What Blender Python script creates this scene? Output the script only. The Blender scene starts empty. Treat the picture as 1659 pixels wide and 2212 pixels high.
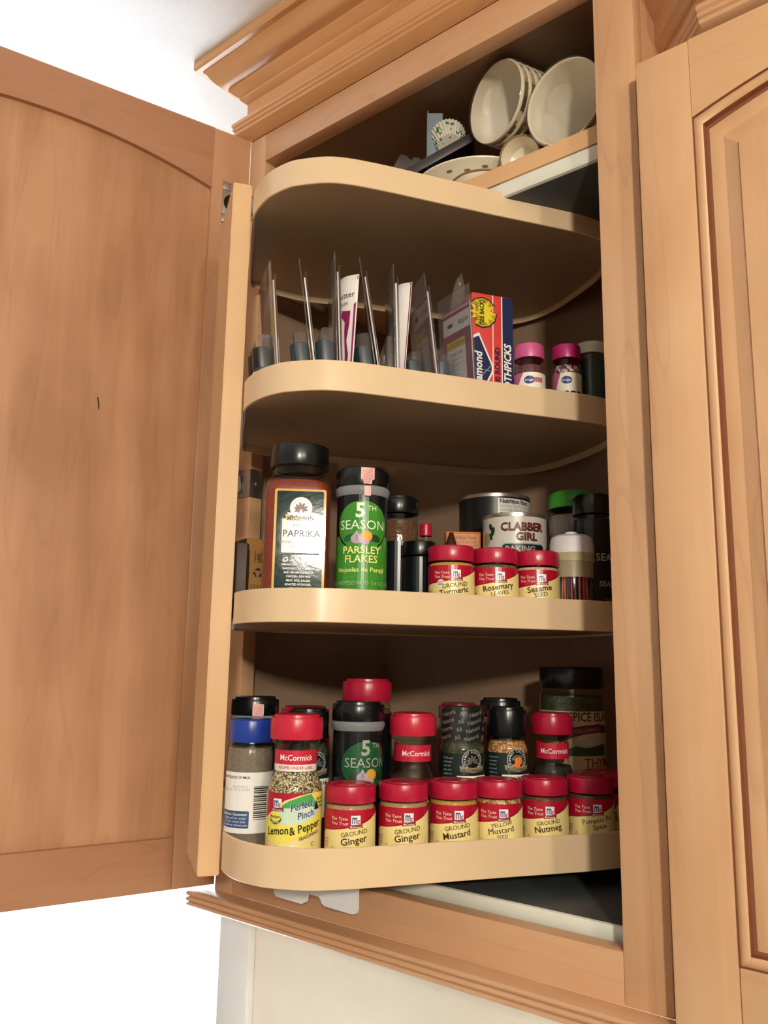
import bpy, bmesh, math, random
from mathutils import Vector, Matrix
random.seed(7)
S = bpy.context.scene
COL = S.collection
PI = math.pi
sin, cos, rad = math.sin, math.cos, math.radians
CAM = (0.78134, -0.64075, 0.20886)

# ------------------------------------------------------------------ camera, world, lights, exposure
def _cam():
    yaw, pitch, roll = rad(-40.3209), rad(10.3833), rad(0.9488)
    cy, sy, cp, sp = cos(yaw), sin(yaw), cos(pitch), sin(pitch)
    f = Vector((sy*cp, cy*cp, sp)); r = Vector((cy, -sy, 0)); u = r.cross(f)
    c, s = cos(roll), sin(roll)
    r2 = c*r + s*u; u2 = -s*r + c*u
    cd = bpy.data.cameras.new('camera'); o = bpy.data.objects.new('camera', cd); COL.objects.link(o)
    cd.sensor_fit = 'VERTICAL'; cd.sensor_height = 24.0; cd.lens = 24.0*1818.16/2212.0
    cd.clip_start = 0.01
    M = Matrix(((r2.x, u2.x, -f.x, CAM[0]), (r2.y, u2.y, -f.y, CAM[1]), (r2.z, u2.z, -f.z, CAM[2]), (0, 0, 0, 1)))
    o.matrix_world = M
    S.camera = o
_cam()
W = bpy.data.worlds.new('sky'); S.world = W; W.use_nodes = True
bg = W.node_tree.nodes['Background']; bg.inputs[0].default_value = (0.80, 0.90, 1.0, 1); bg.inputs[1].default_value = 14.0

def lamp(name, kind, loc, energy, color, size, rot=None, **k):
    d = bpy.data.lights.new(name, kind); d.energy = energy; d.color = color
    if kind == 'POINT': d.shadow_soft_size = size
    elif kind == 'AREA':
        d.shape = 'RECTANGLE'; d.size, d.size_y = size
    for a, b in k.items(): setattr(d, a, b)
    o = bpy.data.objects.new(name, d); COL.objects.link(o); o.location = loc
    if rot: o.rotation_euler = rot
    return o
for nm, p, e in (('kitchen_lamp', (1.75, -1.62, 0.63), 25), ('kitchen_lamp', (2.28, -1.25, 0.70), 10)):
    kl = lamp(nm, 'AREA', p, e, (1.0, 0.915, 0.77), (.10, .10))
    kl.rotation_euler = (Vector(p)-Vector((.30, 0, .30))).to_track_quat('Z', 'Y').to_euler()
lamp('under_cabinet_lamp', 'AREA', (.62, .10, -.044), 1.3, (1.0, .86, .62), (.50, .04))
vs = S.view_settings
vs.view_transform = 'Standard'; vs.look = 'None'; vs.gamma = 1.0; vs.use_curve_mapping = False; vs.exposure = 0.0

# ------------------------------------------------------------------ materials
def lin(h):
    h = h.lstrip('#'); c = [int(h[i:i+2], 16)/255 for i in (0, 2, 4)]
    return tuple(((x/12.92) if x <= .04045 else ((x+.055)/1.055)**2.4) for x in c) + (1.0,)
MATS = {}
def _new(name):
    m = bpy.data.materials.new(name); m.use_nodes = True
    nt = m.node_tree; p = nt.nodes['Principled BSDF']
    return m, nt, p
def mat(name, col, rough=.5, spec=.5, metal=0., var=.06, scale=60., bump=0., coat=0.):
    if name in MATS: return MATS[name]
    m, nt, p = _new(name)
    c = lin(col); tc = nt.nodes.new('ShaderNodeTexCoord'); n = nt.nodes.new('ShaderNodeTexNoise')
    n.inputs['Scale'].default_value = scale; n.inputs['Detail'].default_value = 3
    nt.links.new(tc.outputs['Object'], n.inputs['Vector'])
    r = nt.nodes.new('ShaderNodeValToRGB'); e = r.color_ramp.elements
    e[0].position, e[1].position = .3, .7
    e[0].color = tuple(x*(1-var) for x in c[:3])+(1,); e[1].color = tuple(min(1, x*(1+var)) for x in c[:3])+(1,)
    nt.links.new(n.outputs['Fac'], r.inputs[0]); nt.links.new(r.outputs[0], p.inputs['Base Color'])
    p.inputs['Roughness'].default_value = rough; p.inputs['Metallic'].default_value = metal
    p.inputs['Specular IOR Level'].default_value = spec
    p.inputs['Coat Weight'].default_value = coat; p.inputs['Coat Roughness'].default_value = .12
    if bump:
        b = nt.nodes.new('ShaderNodeBump'); b.inputs['Strength'].default_value = bump; b.inputs['Distance'].default_value = .001
        nt.links.new(n.outputs['Fac'], b.inputs['Height']); nt.links.new(b.outputs[0], p.inputs['Normal'])
    MATS[name] = m; return m
def wood(name, light, dark, axis='Z', rough=.38, fig=1.0, spots=True):
    """maple: long soft figure along one axis, thin flecks, the odd dark mineral streak"""
    m, nt, p = _new(name); N = nt.nodes; L = nt.links
    tc = N.new('ShaderNodeTexCoord')
    def mp(sx, off=0.):
        k = N.new('ShaderNodeMapping'); s = {'X': (1, sx, sx), 'Y': (sx, 1, sx), 'Z': (sx, sx, 1)}[axis]
        k.inputs['Scale'].default_value = s; k.inputs['Location'].default_value = (off, off*.7, off*.3)
        L.new(tc.outputs['Object'], k.inputs[0]); return k
    def noise(src, sc, det=3, dist=0.):
        n = N.new('ShaderNodeTexNoise'); n.inputs['Scale'].default_value = sc; n.inputs['Detail'].default_value = det
        n.inputs['Distortion'].default_value = dist; L.new(src.outputs[0], n.inputs['Vector']); return n
    big = noise(mp(5.0), 2.6, 4, .6); cloud = noise(mp(1.3, 3.1), 7.0, 3); fine = noise(mp(40.0, 1.7), 9.0, 3); line = noise(mp(16.0, 5.3), 3.2, 5, 1.0)
    def mix(a, fa, b, fb):
        q = N.new('ShaderNodeMath'); q.operation = 'MULTIPLY'; q.inputs[1].default_value = fa; L.new(a, q.inputs[0])
        r = N.new('ShaderNodeMath'); r.operation = 'MULTIPLY_ADD'; r.inputs[1].default_value = fb; L.new(b, r.inputs[0]); L.new(q.outputs[0], r.inputs[2]); return r.outputs[0]
    v = mix(big.outputs['Fac'], .50, cloud.outputs['Fac'], .28); v = mix(v, 1.0, line.outputs['Fac'], .16); v = mix(v, 1.0, fine.outputs['Fac'], .06)
    rp = N.new('ShaderNodeValToRGB'); e = rp.color_ramp.elements; e[0].position, e[1].position = .5-.16/fig, .5+.14/fig
    e[0].color, e[1].color = lin(dark), lin(light); L.new(v, rp.inputs[0])
    outc = rp.outputs[0]
    if spots:
        # dark mineral streaks: narrow ridges of a stretched noise
        st = noise(mp(9.0, 7.7), 2.2, 2, .4)
        a = N.new('ShaderNodeMath'); a.operation = 'SUBTRACT'; a.inputs[1].default_value = .5; L.new(st.outputs['Fac'], a.inputs[0])
        ab = N.new('ShaderNodeMath'); ab.operation = 'ABSOLUTE'; L.new(a.outputs[0], ab.inputs[0])
        r2 = N.new('ShaderNodeValToRGB'); f = r2.color_ramp.elements; f[0].position, f[1].position = .0, .012
        f[0].color = (.80, .74, .70, 1); f[1].color = (1, 1, 1, 1); L.new(ab.outputs[0], r2.inputs[0])
        mx = N.new('ShaderNodeMix'); mx.data_type = 'RGBA'; mx.blend_type = 'MULTIPLY'; mx.inputs[0].default_value = .38
        L.new(outc, mx.inputs[6]); L.new(r2.outputs[0], mx.inputs[7]); outc = mx.outputs[2]
    L.new(outc, p.inputs['Base Color']); p.inputs['Roughness'].default_value = rough
    b = N.new('ShaderNodeBump'); b.inputs['Strength'].default_value = .05; b.inputs['Distance'].default_value = .0006
    L.new(fine.outputs['Fac'], b.inputs['Height']); L.new(b.outputs[0], p.inputs['Normal'])
    MATS[name] = m; return m
def clear(name, tint='#ffffff', gloss=1.0, rough=.06, haze=0., hazecol='#cccccc'):
    """thin clear plastic or glass: see-through with a fresnel sheen"""
    m, nt, p = _new(name); N = nt.nodes; L = nt.links; N.remove(p)
    t = N.new('ShaderNodeBsdfTransparent'); t.inputs[0].default_value = lin(tint)
    g = N.new('ShaderNodeBsdfGlossy'); g.inputs['Roughness'].default_value = rough
    lw = N.new('ShaderNodeLayerWeight'); lw.inputs['Blend'].default_value = .5
    pw = N.new('ShaderNodeMath'); pw.operation = 'POWER'; pw.inputs[1].default_value = 4.0; L.new(lw.outputs['Facing'], pw.inputs[0])
    fr = N.new('ShaderNodeMath'); fr.operation = 'MULTIPLY_ADD'; fr.inputs[1].default_value = .80; fr.inputs[2].default_value = .045; L.new(pw.outputs[0], fr.inputs[0])
    nz = N.new('ShaderNodeTexNoise'); nz.inputs['Scale'].default_value = 40
    sc = N.new('ShaderNodeMath'); sc.operation = 'MULTIPLY'; sc.inputs[1].default_value = gloss; L.new(fr.outputs[0], sc.inputs[0])
    bm_ = N.new('ShaderNodeBump'); bm_.inputs['Strength'].default_value = .12; bm_.inputs['Distance'].default_value = .001
    L.new(nz.outputs['Fac'], bm_.inputs['Height']); L.new(bm_.outputs[0], g.inputs['Normal'])
    mx = N.new('ShaderNodeMixShader'); L.new(sc.outputs[0], mx.inputs[0]); L.new(t.outputs[0], mx.inputs[1]); L.new(g.outputs[0], mx.inputs[2])
    last = mx
    if haze:
        d = N.new('ShaderNodeBsdfDiffuse'); d.inputs[0].default_value = lin(hazecol)
        m2 = N.new('ShaderNodeMixShader'); m2.inputs[0].default_value = haze; L.new(mx.outputs[0], m2.inputs[1]); L.new(d.outputs[0], m2.inputs[2]); last = m2
    L.new(last.outputs[0], N['Material Output'].inputs[0]); MATS[name] = m; return m
def grain(name, cols, scale=900., bump=.6):
    """coarse ground spice: cells in a few colours"""
    m, nt, p = _new(name); N = nt.nodes; L = nt.links
    tc = N.new('ShaderNodeTexCoord'); vo = N.new('ShaderNodeTexVoronoi'); vo.inputs['Scale'].default_value = scale; L.new(tc.outputs['Object'], vo.inputs['Vector'])
    sp = N.new('ShaderNodeSeparateColor'); L.new(vo.outputs['Color'], sp.inputs[0])
    rp = N.new('ShaderNodeValToRGB'); rp.color_ramp.interpolation = 'CONSTANT'; e = rp.color_ramp.elements
    while len(e) < len(cols): e.new(.5)
    for i, c in enumerate(cols): e[i].position = i/len(cols); e[i].color = lin(c)
    L.new(sp.outputs[0], rp.inputs[0]); L.new(rp.outputs[0], p.inputs['Base Color']); p.inputs['Roughness'].default_value = .7
    b = N.new('ShaderNodeBump'); b.inputs['Strength'].default_value = bump; b.inputs['Distance'].default_value = .0008
    L.new(vo.outputs['Distance'], b.inputs['Height']); L.new(b.outputs[0], p.inputs['Normal'])
    MATS[name] = m; return m

W_V = wood('maple_upright', '#d6ad86', '#c5976f', 'Z')
W_H = wood('maple_level', '#d3a882', '#c3926b', 'X')
W_CR = wood('maple_crown', '#d6a474', '#c48c5c', 'X', rough=.27)
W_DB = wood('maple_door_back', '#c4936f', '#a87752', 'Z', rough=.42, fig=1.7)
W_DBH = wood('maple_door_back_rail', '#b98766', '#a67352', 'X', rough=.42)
W_DF = wood('maple_door_front', '#d8ae86', '#c8996f', 'Z', rough=.46, fig=1.5)
W_DFH = wood('maple_door_front_rail', '#d4aa80', '#c4956b', 'X', rough=.46)
W_GL = mat('glazed_groove', '#7a4526', .6)
W_POST = wood('maple_post', '#e6bf92', '#d6aa78', 'Z', rough=.42, fig=.8, spots=False)
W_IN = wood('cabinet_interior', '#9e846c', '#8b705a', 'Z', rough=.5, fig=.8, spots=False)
W_SH = wood('fixed_shelf_edge', '#e0b585', '#cfa070', 'X', rough=.42, fig=.8, spots=False)
RIM = mat('rim_laminate', '#e2c6a0', .30, var=.03, scale=14)
SHELF = mat('shelf_panel', '#b8a488', .5, var=.04, scale=20)
TRACK = mat('track_enamel', '#dcdccf', .4, var=.02)
TRACK_SHADE = mat('track_face_shaded', '#44494a', .5, var=.05)  # shade on the tracks' hidden broad faces, put into the enamel colour
WHITEP = mat('white_plastic', '#dfe3e6', .4, var=.02)
STEEL = mat('hinge_steel', '#b4afa6', .34, metal=1., var=.1)
STEELD = mat('hinge_recess', '#4a4640', .4, metal=1., var=.1)
GLASS = clear('clear_jar', '#f6f4ef', 1.0, .04)
PACK = clear('clear_blister', '#f6f6f7', 1.2, .10, .06, '#d8d8dc')
BAG = clear('clear_bag', '#f2efe8', 1.2, .16, .10, '#cfc6b8')
FROST = clear('frosted_plastic', '#d4dce2', .6, .3, .45, '#b9c6d0')
RED = mat('red_lid', '#b4173a', .30, var=.03)
REDB = mat('red_lid_bright', '#c8223f', .30, var=.03)
REDL = mat('label_red', '#b3122f', .28, var=.03)
REDD = mat('label_deep_red', '#86102a', .3, var=.03)
CREAM = mat('label_cream_yellow', '#f0dd94', .3, var=.03)
PALE = mat('label_pale', '#efe9d6', .32, var=.02)
WHITE = mat('label_white', '#f1f0ec', .32, var=.01)
BLUE = mat('logo_blue', '#1c2f7c', .35, var=.02)
INK = mat('ink_black', '#1c1713', .4, var=.02)
BROWN = mat('ink_brown', '#40220f', .4, var=.02)
BLACK = mat('black_lid', '#0c1013', .26, var=.05)
BLACKL = mat('black_label', '#11171a', .22, var=.05)
GREY = mat('grey_text', '#a8aaa6', .4, var=.02)
TAN = mat('tan_image', '#b49a6c', .4, var=.2, scale=400)
DKIMG = mat('dark_image', '#5a4028', .4, var=.3, scale=500)
GOLD = mat('label_gold', '#d9b05c', .25, spec=.8, var=.06)

# ------------------------------------------------------------------ mesh helpers
def link(o): COL.objects.link(o); return o
def mk(name, bm, mats, parent=None, smooth=True, ang=35):
    me = bpy.data.meshes.new(name)
    bmesh.ops.recalc_face_normals(bm, faces=bm.faces)
    bm.to_mesh(me); bm.free()
    for m in (mats if isinstance(mats, (list, tuple)) else [mats]): me.materials.append(m)
    if smooth:
        me.shade_smooth(); me.set_sharp_from_angle(angle=rad(ang))
    o = link(bpy.data.objects.new(name, me)); o.parent = parent
    return o
def thing(name, label, cat, loc=(0, 0, 0), rz=0., group=None, rot=None):
    o = link(bpy.data.objects.new(name, None)); o.empty_display_size = .02
    o.location = loc; o.rotation_euler = rot if rot else (0, 0, rz)
    o['label'] = label; o['category'] = cat
    if group: o['group'] = group
    return o
def tag(o, label, cat, group=None):
    o['label'] = label; o['category'] = cat
    if group: o['group'] = group
    return o
def struct(o): o['kind'] = 'structure'; return o
def BM(): return bmesh.new()
def box(bm, x0, x1, y0, y1, z0, z1, bev=0., mi=0, seg=2):
    r = bmesh.ops.create_cube(bm, size=1.0); vs_ = r['verts']
    for v in vs_:
        v.co.x = x0 if v.co.x < 0 else x1; v.co.y = y0 if v.co.y < 0 else y1; v.co.z = z0 if v.co.z < 0 else z1
    fs = set(f for v in vs_ for f in v.link_faces)
    for f in fs: f.material_index = mi
    if bev:
        es = set(e for v in vs_ for e in v.link_edges)
        r = bmesh.ops.bevel(bm, geom=list(es), offset=bev, segments=seg, profile=.5, affect='EDGES')
        for f in r['faces']: f.material_index = mi
    return bm
def prism(bm, pts, z0, z1, axis='Z', mi=0, caps=True):
    """polygon extruded along an axis: Z (pts=x,y), Y (pts=x,z), X (pts=y,z)"""
    def P(a, b, t): return {'Z': (a, b, t), 'Y': (a, t, b), 'X': (t, a, b)}[axis]
    A = [bm.verts.new(P(a, b, z0)) for a, b in pts]; B = [bm.verts.new(P(a, b, z1)) for a, b in pts]
    n = len(pts)
    for i in range(n):
        f = bm.faces.new((A[i], A[(i+1) % n], B[(i+1) % n], B[i])); f.material_index = mi
    if caps:
        f = bm.faces.new(A); f.material_index = mi; f = bm.faces.new(B[::-1]); f.material_index = mi
    return bm
def lathe(bm, prof, seg=40, mi=0, M=None, sx=1., sy=1.):
    rings = []
    for r, z in prof:
        if r < 1e-6: rings.append([bm.verts.new((0, 0, z))])
        else: rings.append([bm.verts.new((r*sx*cos(2*PI*k/seg), r*sy*sin(2*PI*k/seg), z)) for k in range(seg)])
    for a, b in zip(rings, rings[1:]):
        if len(a) == 1 and len(b) == 1: continue
        for k in range(seg):
            k2 = (k+1) % seg
            if len(a) == 1: f = bm.faces.new((a[0], b[k2], b[k]))
            elif len(b) == 1: f = bm.faces.new((a[k], a[k2], b[0]))
            else: f = bm.faces.new((a[k], a[k2], b[k2], b[k]))
            f.material_index = mi
    if M is not None: bmesh.ops.transform(bm, matrix=M, verts=[v for r in rings for v in r])
    return bm
def loops(bm, rings, mi=0, close=True, cap0=False, cap1=False):
    R = [[bm.verts.new(p) for p in r] for r in rings]; n = len(R[0])
    for a, b in zip(R, R[1:]):
        for k in range(n if close else n-1):
            f = bm.faces.new((a[k], a[(k+1) % n], b[(k+1) % n], b[k])); f.material_index = mi
    if cap0: bm.faces.new(R[0][::-1]).material_index = mi
    if cap1: bm.faces.new(R[-1]).material_index = mi
    return bm
def sweep(bm, path, prof, mi=0):
    """moulding: path = plan points (x,y), prof = (outward offset, z); outward = right-hand side of the path"""
    n = len(path); rings = []
    for i in range(n):
        p = Vector(path[i]); d0 = (p-Vector(path[i-1])).normalized() if i else None; d1 = (Vector(path[i+1])-p).normalized() if i < n-1 else None
        nn = lambda d: Vector((d.y, -d.x))
        if d0 is None: o = nn(d1)
        elif d1 is None: o = nn(d0)
        else:
            a, b = nn(d0), nn(d1); o = (a+b)/(1+a.dot(b))
        rings.append([(p.x+o.x*e, p.y+o.y*e, z) for e, z in prof])
    return loops(bm, rings, mi, close=True, cap0=True, cap1=True)

# ------------------------------------------------------------------ lettering (built-in font) and printed labels
GL = {}
def glyph(c, w):
    if (c, w) in GL: return GL[(c, w)]
    def shape(s):
        cu = bpy.data.curves.new('g', 'FONT'); cu.body = s; cu.size = 1.0; cu.resolution_u = 2; cu.offset = {'r': 0., 'b': .014, 'h': .03}[w]; cu.fill_mode = 'FRONT'
        o = link(bpy.data.objects.new('g', cu)); dg = bpy.context.evaluated_depsgraph_get(); dg.update()
        me = bpy.data.meshes.new_from_object(o.evaluated_get(dg))
        vs_ = [(v.co.x, v.co.y) for v in me.vertices]; fs = [tuple(p.vertices) for p in me.polygons]
        bpy.data.objects.remove(o); bpy.data.curves.remove(cu); bpy.data.meshes.remove(me)
        return vs_, fs
    if c == ' ': GL[(c, w)] = ([], [], .30); return GL[(c, w)]
    v1, f1 = shape(c); v2, _ = shape(c+c)
    adv = max(x for x, y in v2)-max(x for x, y in v1)
    GL[(c, w)] = (v1, f1, adv); return GL[(c, w)]
CAP = None
class Label:
    """printed label: flat shapes and lettering laid on a surface; units are millimetres"""
    def __init__(s, sur, step=3.0):
        s.sur = sur; s.step = step; s.V = []; s.F = []; s.FM = []; s.M = []; s.n = 0
    def mi(s, m):
        if m not in s.M: s.M.append(m)
        return s.M.index(m)
    def emit(s, bm, m, off):
        b = len(s.V); i = s.mi(m)
        bm.verts.index_update()
        for v in bm.verts: s.V.append(s.sur(v.co.x*.001, v.co.y*.001, off))
        for f in bm.faces: s.F.append(tuple(b+v.index for v in f.verts)); s.FM.append(i)
        bm.free()
    def poly(s, pts, m):
        bm = BM(); s.n += 1
        bm.faces.new([bm.verts.new((x, y, 0)) for x, y in pts])
        if s.step:
            x0 = min(p[0] for p in pts); x1 = max(p[0] for p in pts); k = math.ceil(x0/s.step+1e-6)
            while k*s.step < x1-1e-6:
                bmesh.ops.bisect_plane(bm, geom=bm.verts[:]+bm.edges[:]+bm.faces[:], plane_co=(k*s.step, 0, 0), plane_no=(1, 0, 0)); k += 1
        bmesh.ops.triangulate(bm, faces=bm.faces[:])
        s.emit(bm, m, .00015+.00006*s.n); return s
    def rect(s, x0, x1, y0, y1, m, r=0.):
        if not r: return s.poly([(x0, y0), (x1, y0), (x1, y1), (x0, y1)], m)
        pts = []
        for cx, cy, a in ((x1-r, y0+r, -90), (x1-r, y1-r, 0), (x0+r, y1-r, 90), (x0+r, y0+r, 180)):
            for k in range(5): t = rad(a+22.5*k); pts.append((cx+r*cos(t), cy+r*sin(t)))
        return s.poly(pts, m)
    def disc(s, cx, cy, rx, ry, m, n=22, a0=0., a1=360., rot=0.):
        full = a1-a0 >= 360
        pts = [(rx*cos(rad(a0+(a1-a0)*k/(n if full else n-1))), ry*sin(rad(a0+(a1-a0)*k/(n if full else n-1)))) for k in range(n)]
        c_, s_ = cos(rad(rot)), sin(rad(rot))
        return s.poly([(cx+x*c_-y*s_, cy+x*s_+y*c_) for x, y in pts], m)
    def text(s, t, x, y, size, m, al='C', w='b', rot=0., shear=0., sx=1., arc=None, vert=False, track=0.):
        global CAP
        if CAP is None: CAP = max(q[1] for q in glyph('H', 'r')[0])
        k = size/CAP; gs = [glyph(c, w) for c in t]
        tot = sum(g[2]*k*sx+track for g in gs); pen = {'L': 0., 'C': -tot/2, 'R': -tot}[al]
        i = s.mi(m); off = .00034+.00006*(s.n+1)
        cr, sr = cos(rad(rot)), sin(rad(rot))
        for v, f, a in gs:
            b = len(s.V); wdt = a*k*sx+track
            for px, py in v:
                X = px*k*sx+py*k*shear; Y = py*k
                if arc:   # baseline on a circle of radius arc about (x,y), centred on top
                    th = -(pen+wdt/2)/arc; lx = X-wdt/2
                    X2, Y2 = lx, Y+arc
                    U = x+X2*cos(th)-Y2*sin(th); Vv = y+X2*sin(th)+Y2*cos(th)
                else:
                    X += pen; U = x+X*cr-Y*sr; Vv = y+X*sr+Y*cr
                s.V.append(s.sur(U*.001, Vv*.001, off))
            for q in f: s.F.append(tuple(b+j for j in q)); s.FM.append(i)
            pen += wdt
        return s
    def build(s, name, parent):
        me = bpy.data.meshes.new(name); me.from_pydata(s.V, [], s.F)
        for m in s.M: me.materials.append(m)
        me.polygons.foreach_set('material_index', s.FM); me.update()
        o = link(bpy.data.objects.new(name, me)); o.parent = parent; return o
def cyl(r): return lambda u, v, o: ((r+o)*sin(u/r), -(r+o)*cos(u/r), v)
def flat(y): return lambda u, v, o: (u, y-o, v)
def facing(x, y, extra=0.): return math.atan2(CAM[0]-x, -(CAM[1]-y))+rad(extra)

# ------------------------------------------------------------------ the room
WALLM = mat('wall_paint', '#f3ede0', .7, var=.015, scale=25, bump=.05)
CEILM = mat('ceiling_paint', '#f2f3f2', .8, var=.015, scale=120, bump=.15)
FLOORM = wood('floor_boards', '#a07a55', '#7d5a3a', 'Y', rough=.5)
TRIMM = mat('white_trim', '#eef2f3', .4, var=.01)
XL, XR, YF, YB, ZF, ZC = -3.0, 3.6, -4.6, .300, -1.45, .989
wx0, wx1, wz0, wz1 = -1.62, -.33, -.74, .88
bm = BM()
box(bm, XL, wx0, YB, YB+.06, ZF, ZC); box(bm, wx1, XR, YB, YB+.06, ZF, ZC); box(bm, wx0, wx1, YB, YB+.06, ZF, wz0); box(bm, wx0, wx1, YB, YB+.06, wz1, ZC)
struct(mk('wall_back', bm, WALLM, smooth=False))
for nm, a in (('wall_left', (XL-.06, XL, YF, YB+.06, ZF, ZC)), ('wall_right', (XR, XR+.06, YF, YB+.06, ZF, ZC)), ('wall_front', (XL-.06, XR+.06, YF-.06, YF, ZF, ZC))):
    struct(mk(nm, box(BM(), *a), WALLM, smooth=False))
struct(mk('ceiling', box(BM(), XL-.06, XR+.06, YF-.06, YB+.06, ZC, ZC+.06), CEILM, smooth=False))
struct(mk('floor', box(BM(), XL-.06, XR+.06, YF-.06, YB+.06, ZF-.06, ZF), FLOORM, smooth=False))
struct(mk('countertop', box(BM(), -.22, XR, -.34, YB, -.54, -.50, .004), mat('counter_stone', '#e4e2dc', .35, var=.08, scale=90)))
bm = BM()
for a in ((wx0-.07, wx0, wz0-.07, wz1+.07), (wx1, wx1+.07, wz0-.07, wz1+.07), (wx0, wx1, wz1, wz1+.07), (wx0, wx1, wz0-.07, wz0)):
    box(bm, a[0], a[1], YB-.016, YB+.0, a[2], a[3], .004)
win = struct(mk('window_1', bm, TRIMM))
bm = BM()
for a in ((wx0, wx0+.04, wz0, wz1), (wx1-.04, wx1, wz0, wz1), (wx0+.04, wx1-.04, wz1-.04, wz1), (wx0+.04, wx1-.04, wz0, wz0+.04), (wx0+.04, wx1-.04, .06, .10)):
    box(bm, a[0], a[1], YB+.02, YB+.05, a[2], a[3], .003)
mk('sash', bm, TRIMM, win)
for z0, z1 in ((wz0+.04, .06), (.10, wz1-.04)):
    mk('pane', box(BM(), wx0+.04, wx1-.04, YB+.033, YB+.037, z0, z1), clear('window_glass', '#ffffff', 1., .0) if 'window_glass' not in MATS else MATS['window_glass'], win, smooth=False)

# ------------------------------------------------------------------ the open wall cabinet
XO, XRT, XE = .029, .4808, .519
cab = thing('wall_cabinet', 'tall maple wall cabinet standing open, with crown moulding up to the ceiling', 'cabinet', (0, 0, 0))
mk('stile', box(BM(), 0, XO, 0, .019, -.0375, .878, .0008), W_V, cab)
mk('stile', box(BM(), XRT, XE, 0, .019, -.0375, .878, .0012), W_V, cab)
mk('rail', box(BM(), XO, XRT, 0, .019, .84, .878, .0008), W_H, cab)
mk('rail', box(BM(), XO, XRT, 0, .019, -.0375, 0, .0008), W_H, cab)
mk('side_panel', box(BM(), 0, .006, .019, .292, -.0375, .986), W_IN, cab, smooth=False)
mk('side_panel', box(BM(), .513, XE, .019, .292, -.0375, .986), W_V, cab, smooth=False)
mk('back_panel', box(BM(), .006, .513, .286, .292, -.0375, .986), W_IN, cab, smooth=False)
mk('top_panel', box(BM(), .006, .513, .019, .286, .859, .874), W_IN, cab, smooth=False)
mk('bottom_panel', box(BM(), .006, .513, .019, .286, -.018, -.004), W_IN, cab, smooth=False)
mk('fixed_shelf', box(BM(), .006, .513, .030, .286, .6962, .7150, .0008), W_SH, cab)
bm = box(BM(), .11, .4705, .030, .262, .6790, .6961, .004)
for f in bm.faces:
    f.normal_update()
    if f.normal.z < -.9 and f.calc_area() > .01: f.material_index = 1  # broad underside gets the painted-in shade
mk('slide_track', bm, [TRACK, TRACK_SHADE], cab)
bm = box(BM(), .11, .508, .026, .262, -.0038, .0100, .003)
for f in bm.faces:
    f.normal_update()
    if f.normal.z > .9 and f.calc_area() > .01: f.material_index = 1  # top under the lowest shelf, shade painted in likewise
mk('slide_track', bm, [TRACK, TRACK_SHADE], cab)
path = [(0, .292), (0, 0), (XE, 0), (XE, .292)]
CROWN = [(.0, .9325), (.005, .9325), (.009, .9345), (.0125, .9385), (.0125, .941), (.018, .9445), (.0235, .950), (.0235, .953), (.030, .955), (.036, .9595), (.041, .966), (.044, .9715), (.0475, .9745), (.0475, .976), (.0545, .976), (.0565, .979), (.0565, .9885), (0, .9885)]
BEAD = [(0, .8785), (.012, .8825), (.0158, .886), (.0165, .889), (.0152, .8902), (.0172, .8918), (.018, .8942), (.0168, .8955), (.0187, .8975), (.019, .901), (.017, .904), (.005, .908), (.005, .9325), (0, .9325)]
mk('crown_molding', sweep(BM(), path, CROWN), W_CR, cab, ang=25)
mk('bead_molding', sweep(BM(), path, BEAD), W_CR, cab, ang=25)
LR = [(0, -.0375), (.018, -.0375), (.0208, -.0388), (.0222, -.0411), (.0208, -.0431), (.0188, -.0437), (.0210, -.0447), (.0222, -.0468), (.0208, -.0488), (.0188, -.0494), (.0208, -.0503), (.0216, -.0525), (.0190, -.0546), (0, -.0546)]
mk('light_rail', sweep(BM(), path, LR), W_H, cab, ang=30)

# door, swung open past square; local x runs from the hinge edge
DA = -rad(106.42)
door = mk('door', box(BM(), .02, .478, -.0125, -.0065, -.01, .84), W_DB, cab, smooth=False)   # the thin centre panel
door.name = 'door'; door.rotation_euler = (0, 0, DA); door.location = (.0005, -.0005, 0)
DZ0, DZ1, DWD = -.0322, .8795, .490
SW = .0500
def arch(x, w, lo, h, x0=0.): t = (x-x0-w/2)/(w/2-.06); return lo+h*max(0., 1-t*t)**.9 if abs(t) < 1 else lo
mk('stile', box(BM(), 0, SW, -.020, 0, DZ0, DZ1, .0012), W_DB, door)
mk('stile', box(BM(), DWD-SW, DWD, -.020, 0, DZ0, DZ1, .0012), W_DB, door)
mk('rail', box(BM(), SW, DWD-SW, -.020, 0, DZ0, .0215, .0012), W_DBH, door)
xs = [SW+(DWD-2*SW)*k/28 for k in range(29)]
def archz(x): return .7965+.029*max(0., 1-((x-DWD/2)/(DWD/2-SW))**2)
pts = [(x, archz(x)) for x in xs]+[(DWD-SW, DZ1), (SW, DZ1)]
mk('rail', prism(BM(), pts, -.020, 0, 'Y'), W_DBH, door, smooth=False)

kn = [(.1672,.5008),(.1658,.5012),(.1648,.4985),(.1640,.4945),(.1635,.4900),(.1638,.4870),(.1648,.4868),(.1652,.4905),(.1657,.4945),(.1666,.4985)]
mk('knot', prism(BM(), kn, -.0066, -.0063, 'Y'), mat('knot_dark', '#3a2016', .6), door, smooth=False)
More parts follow.
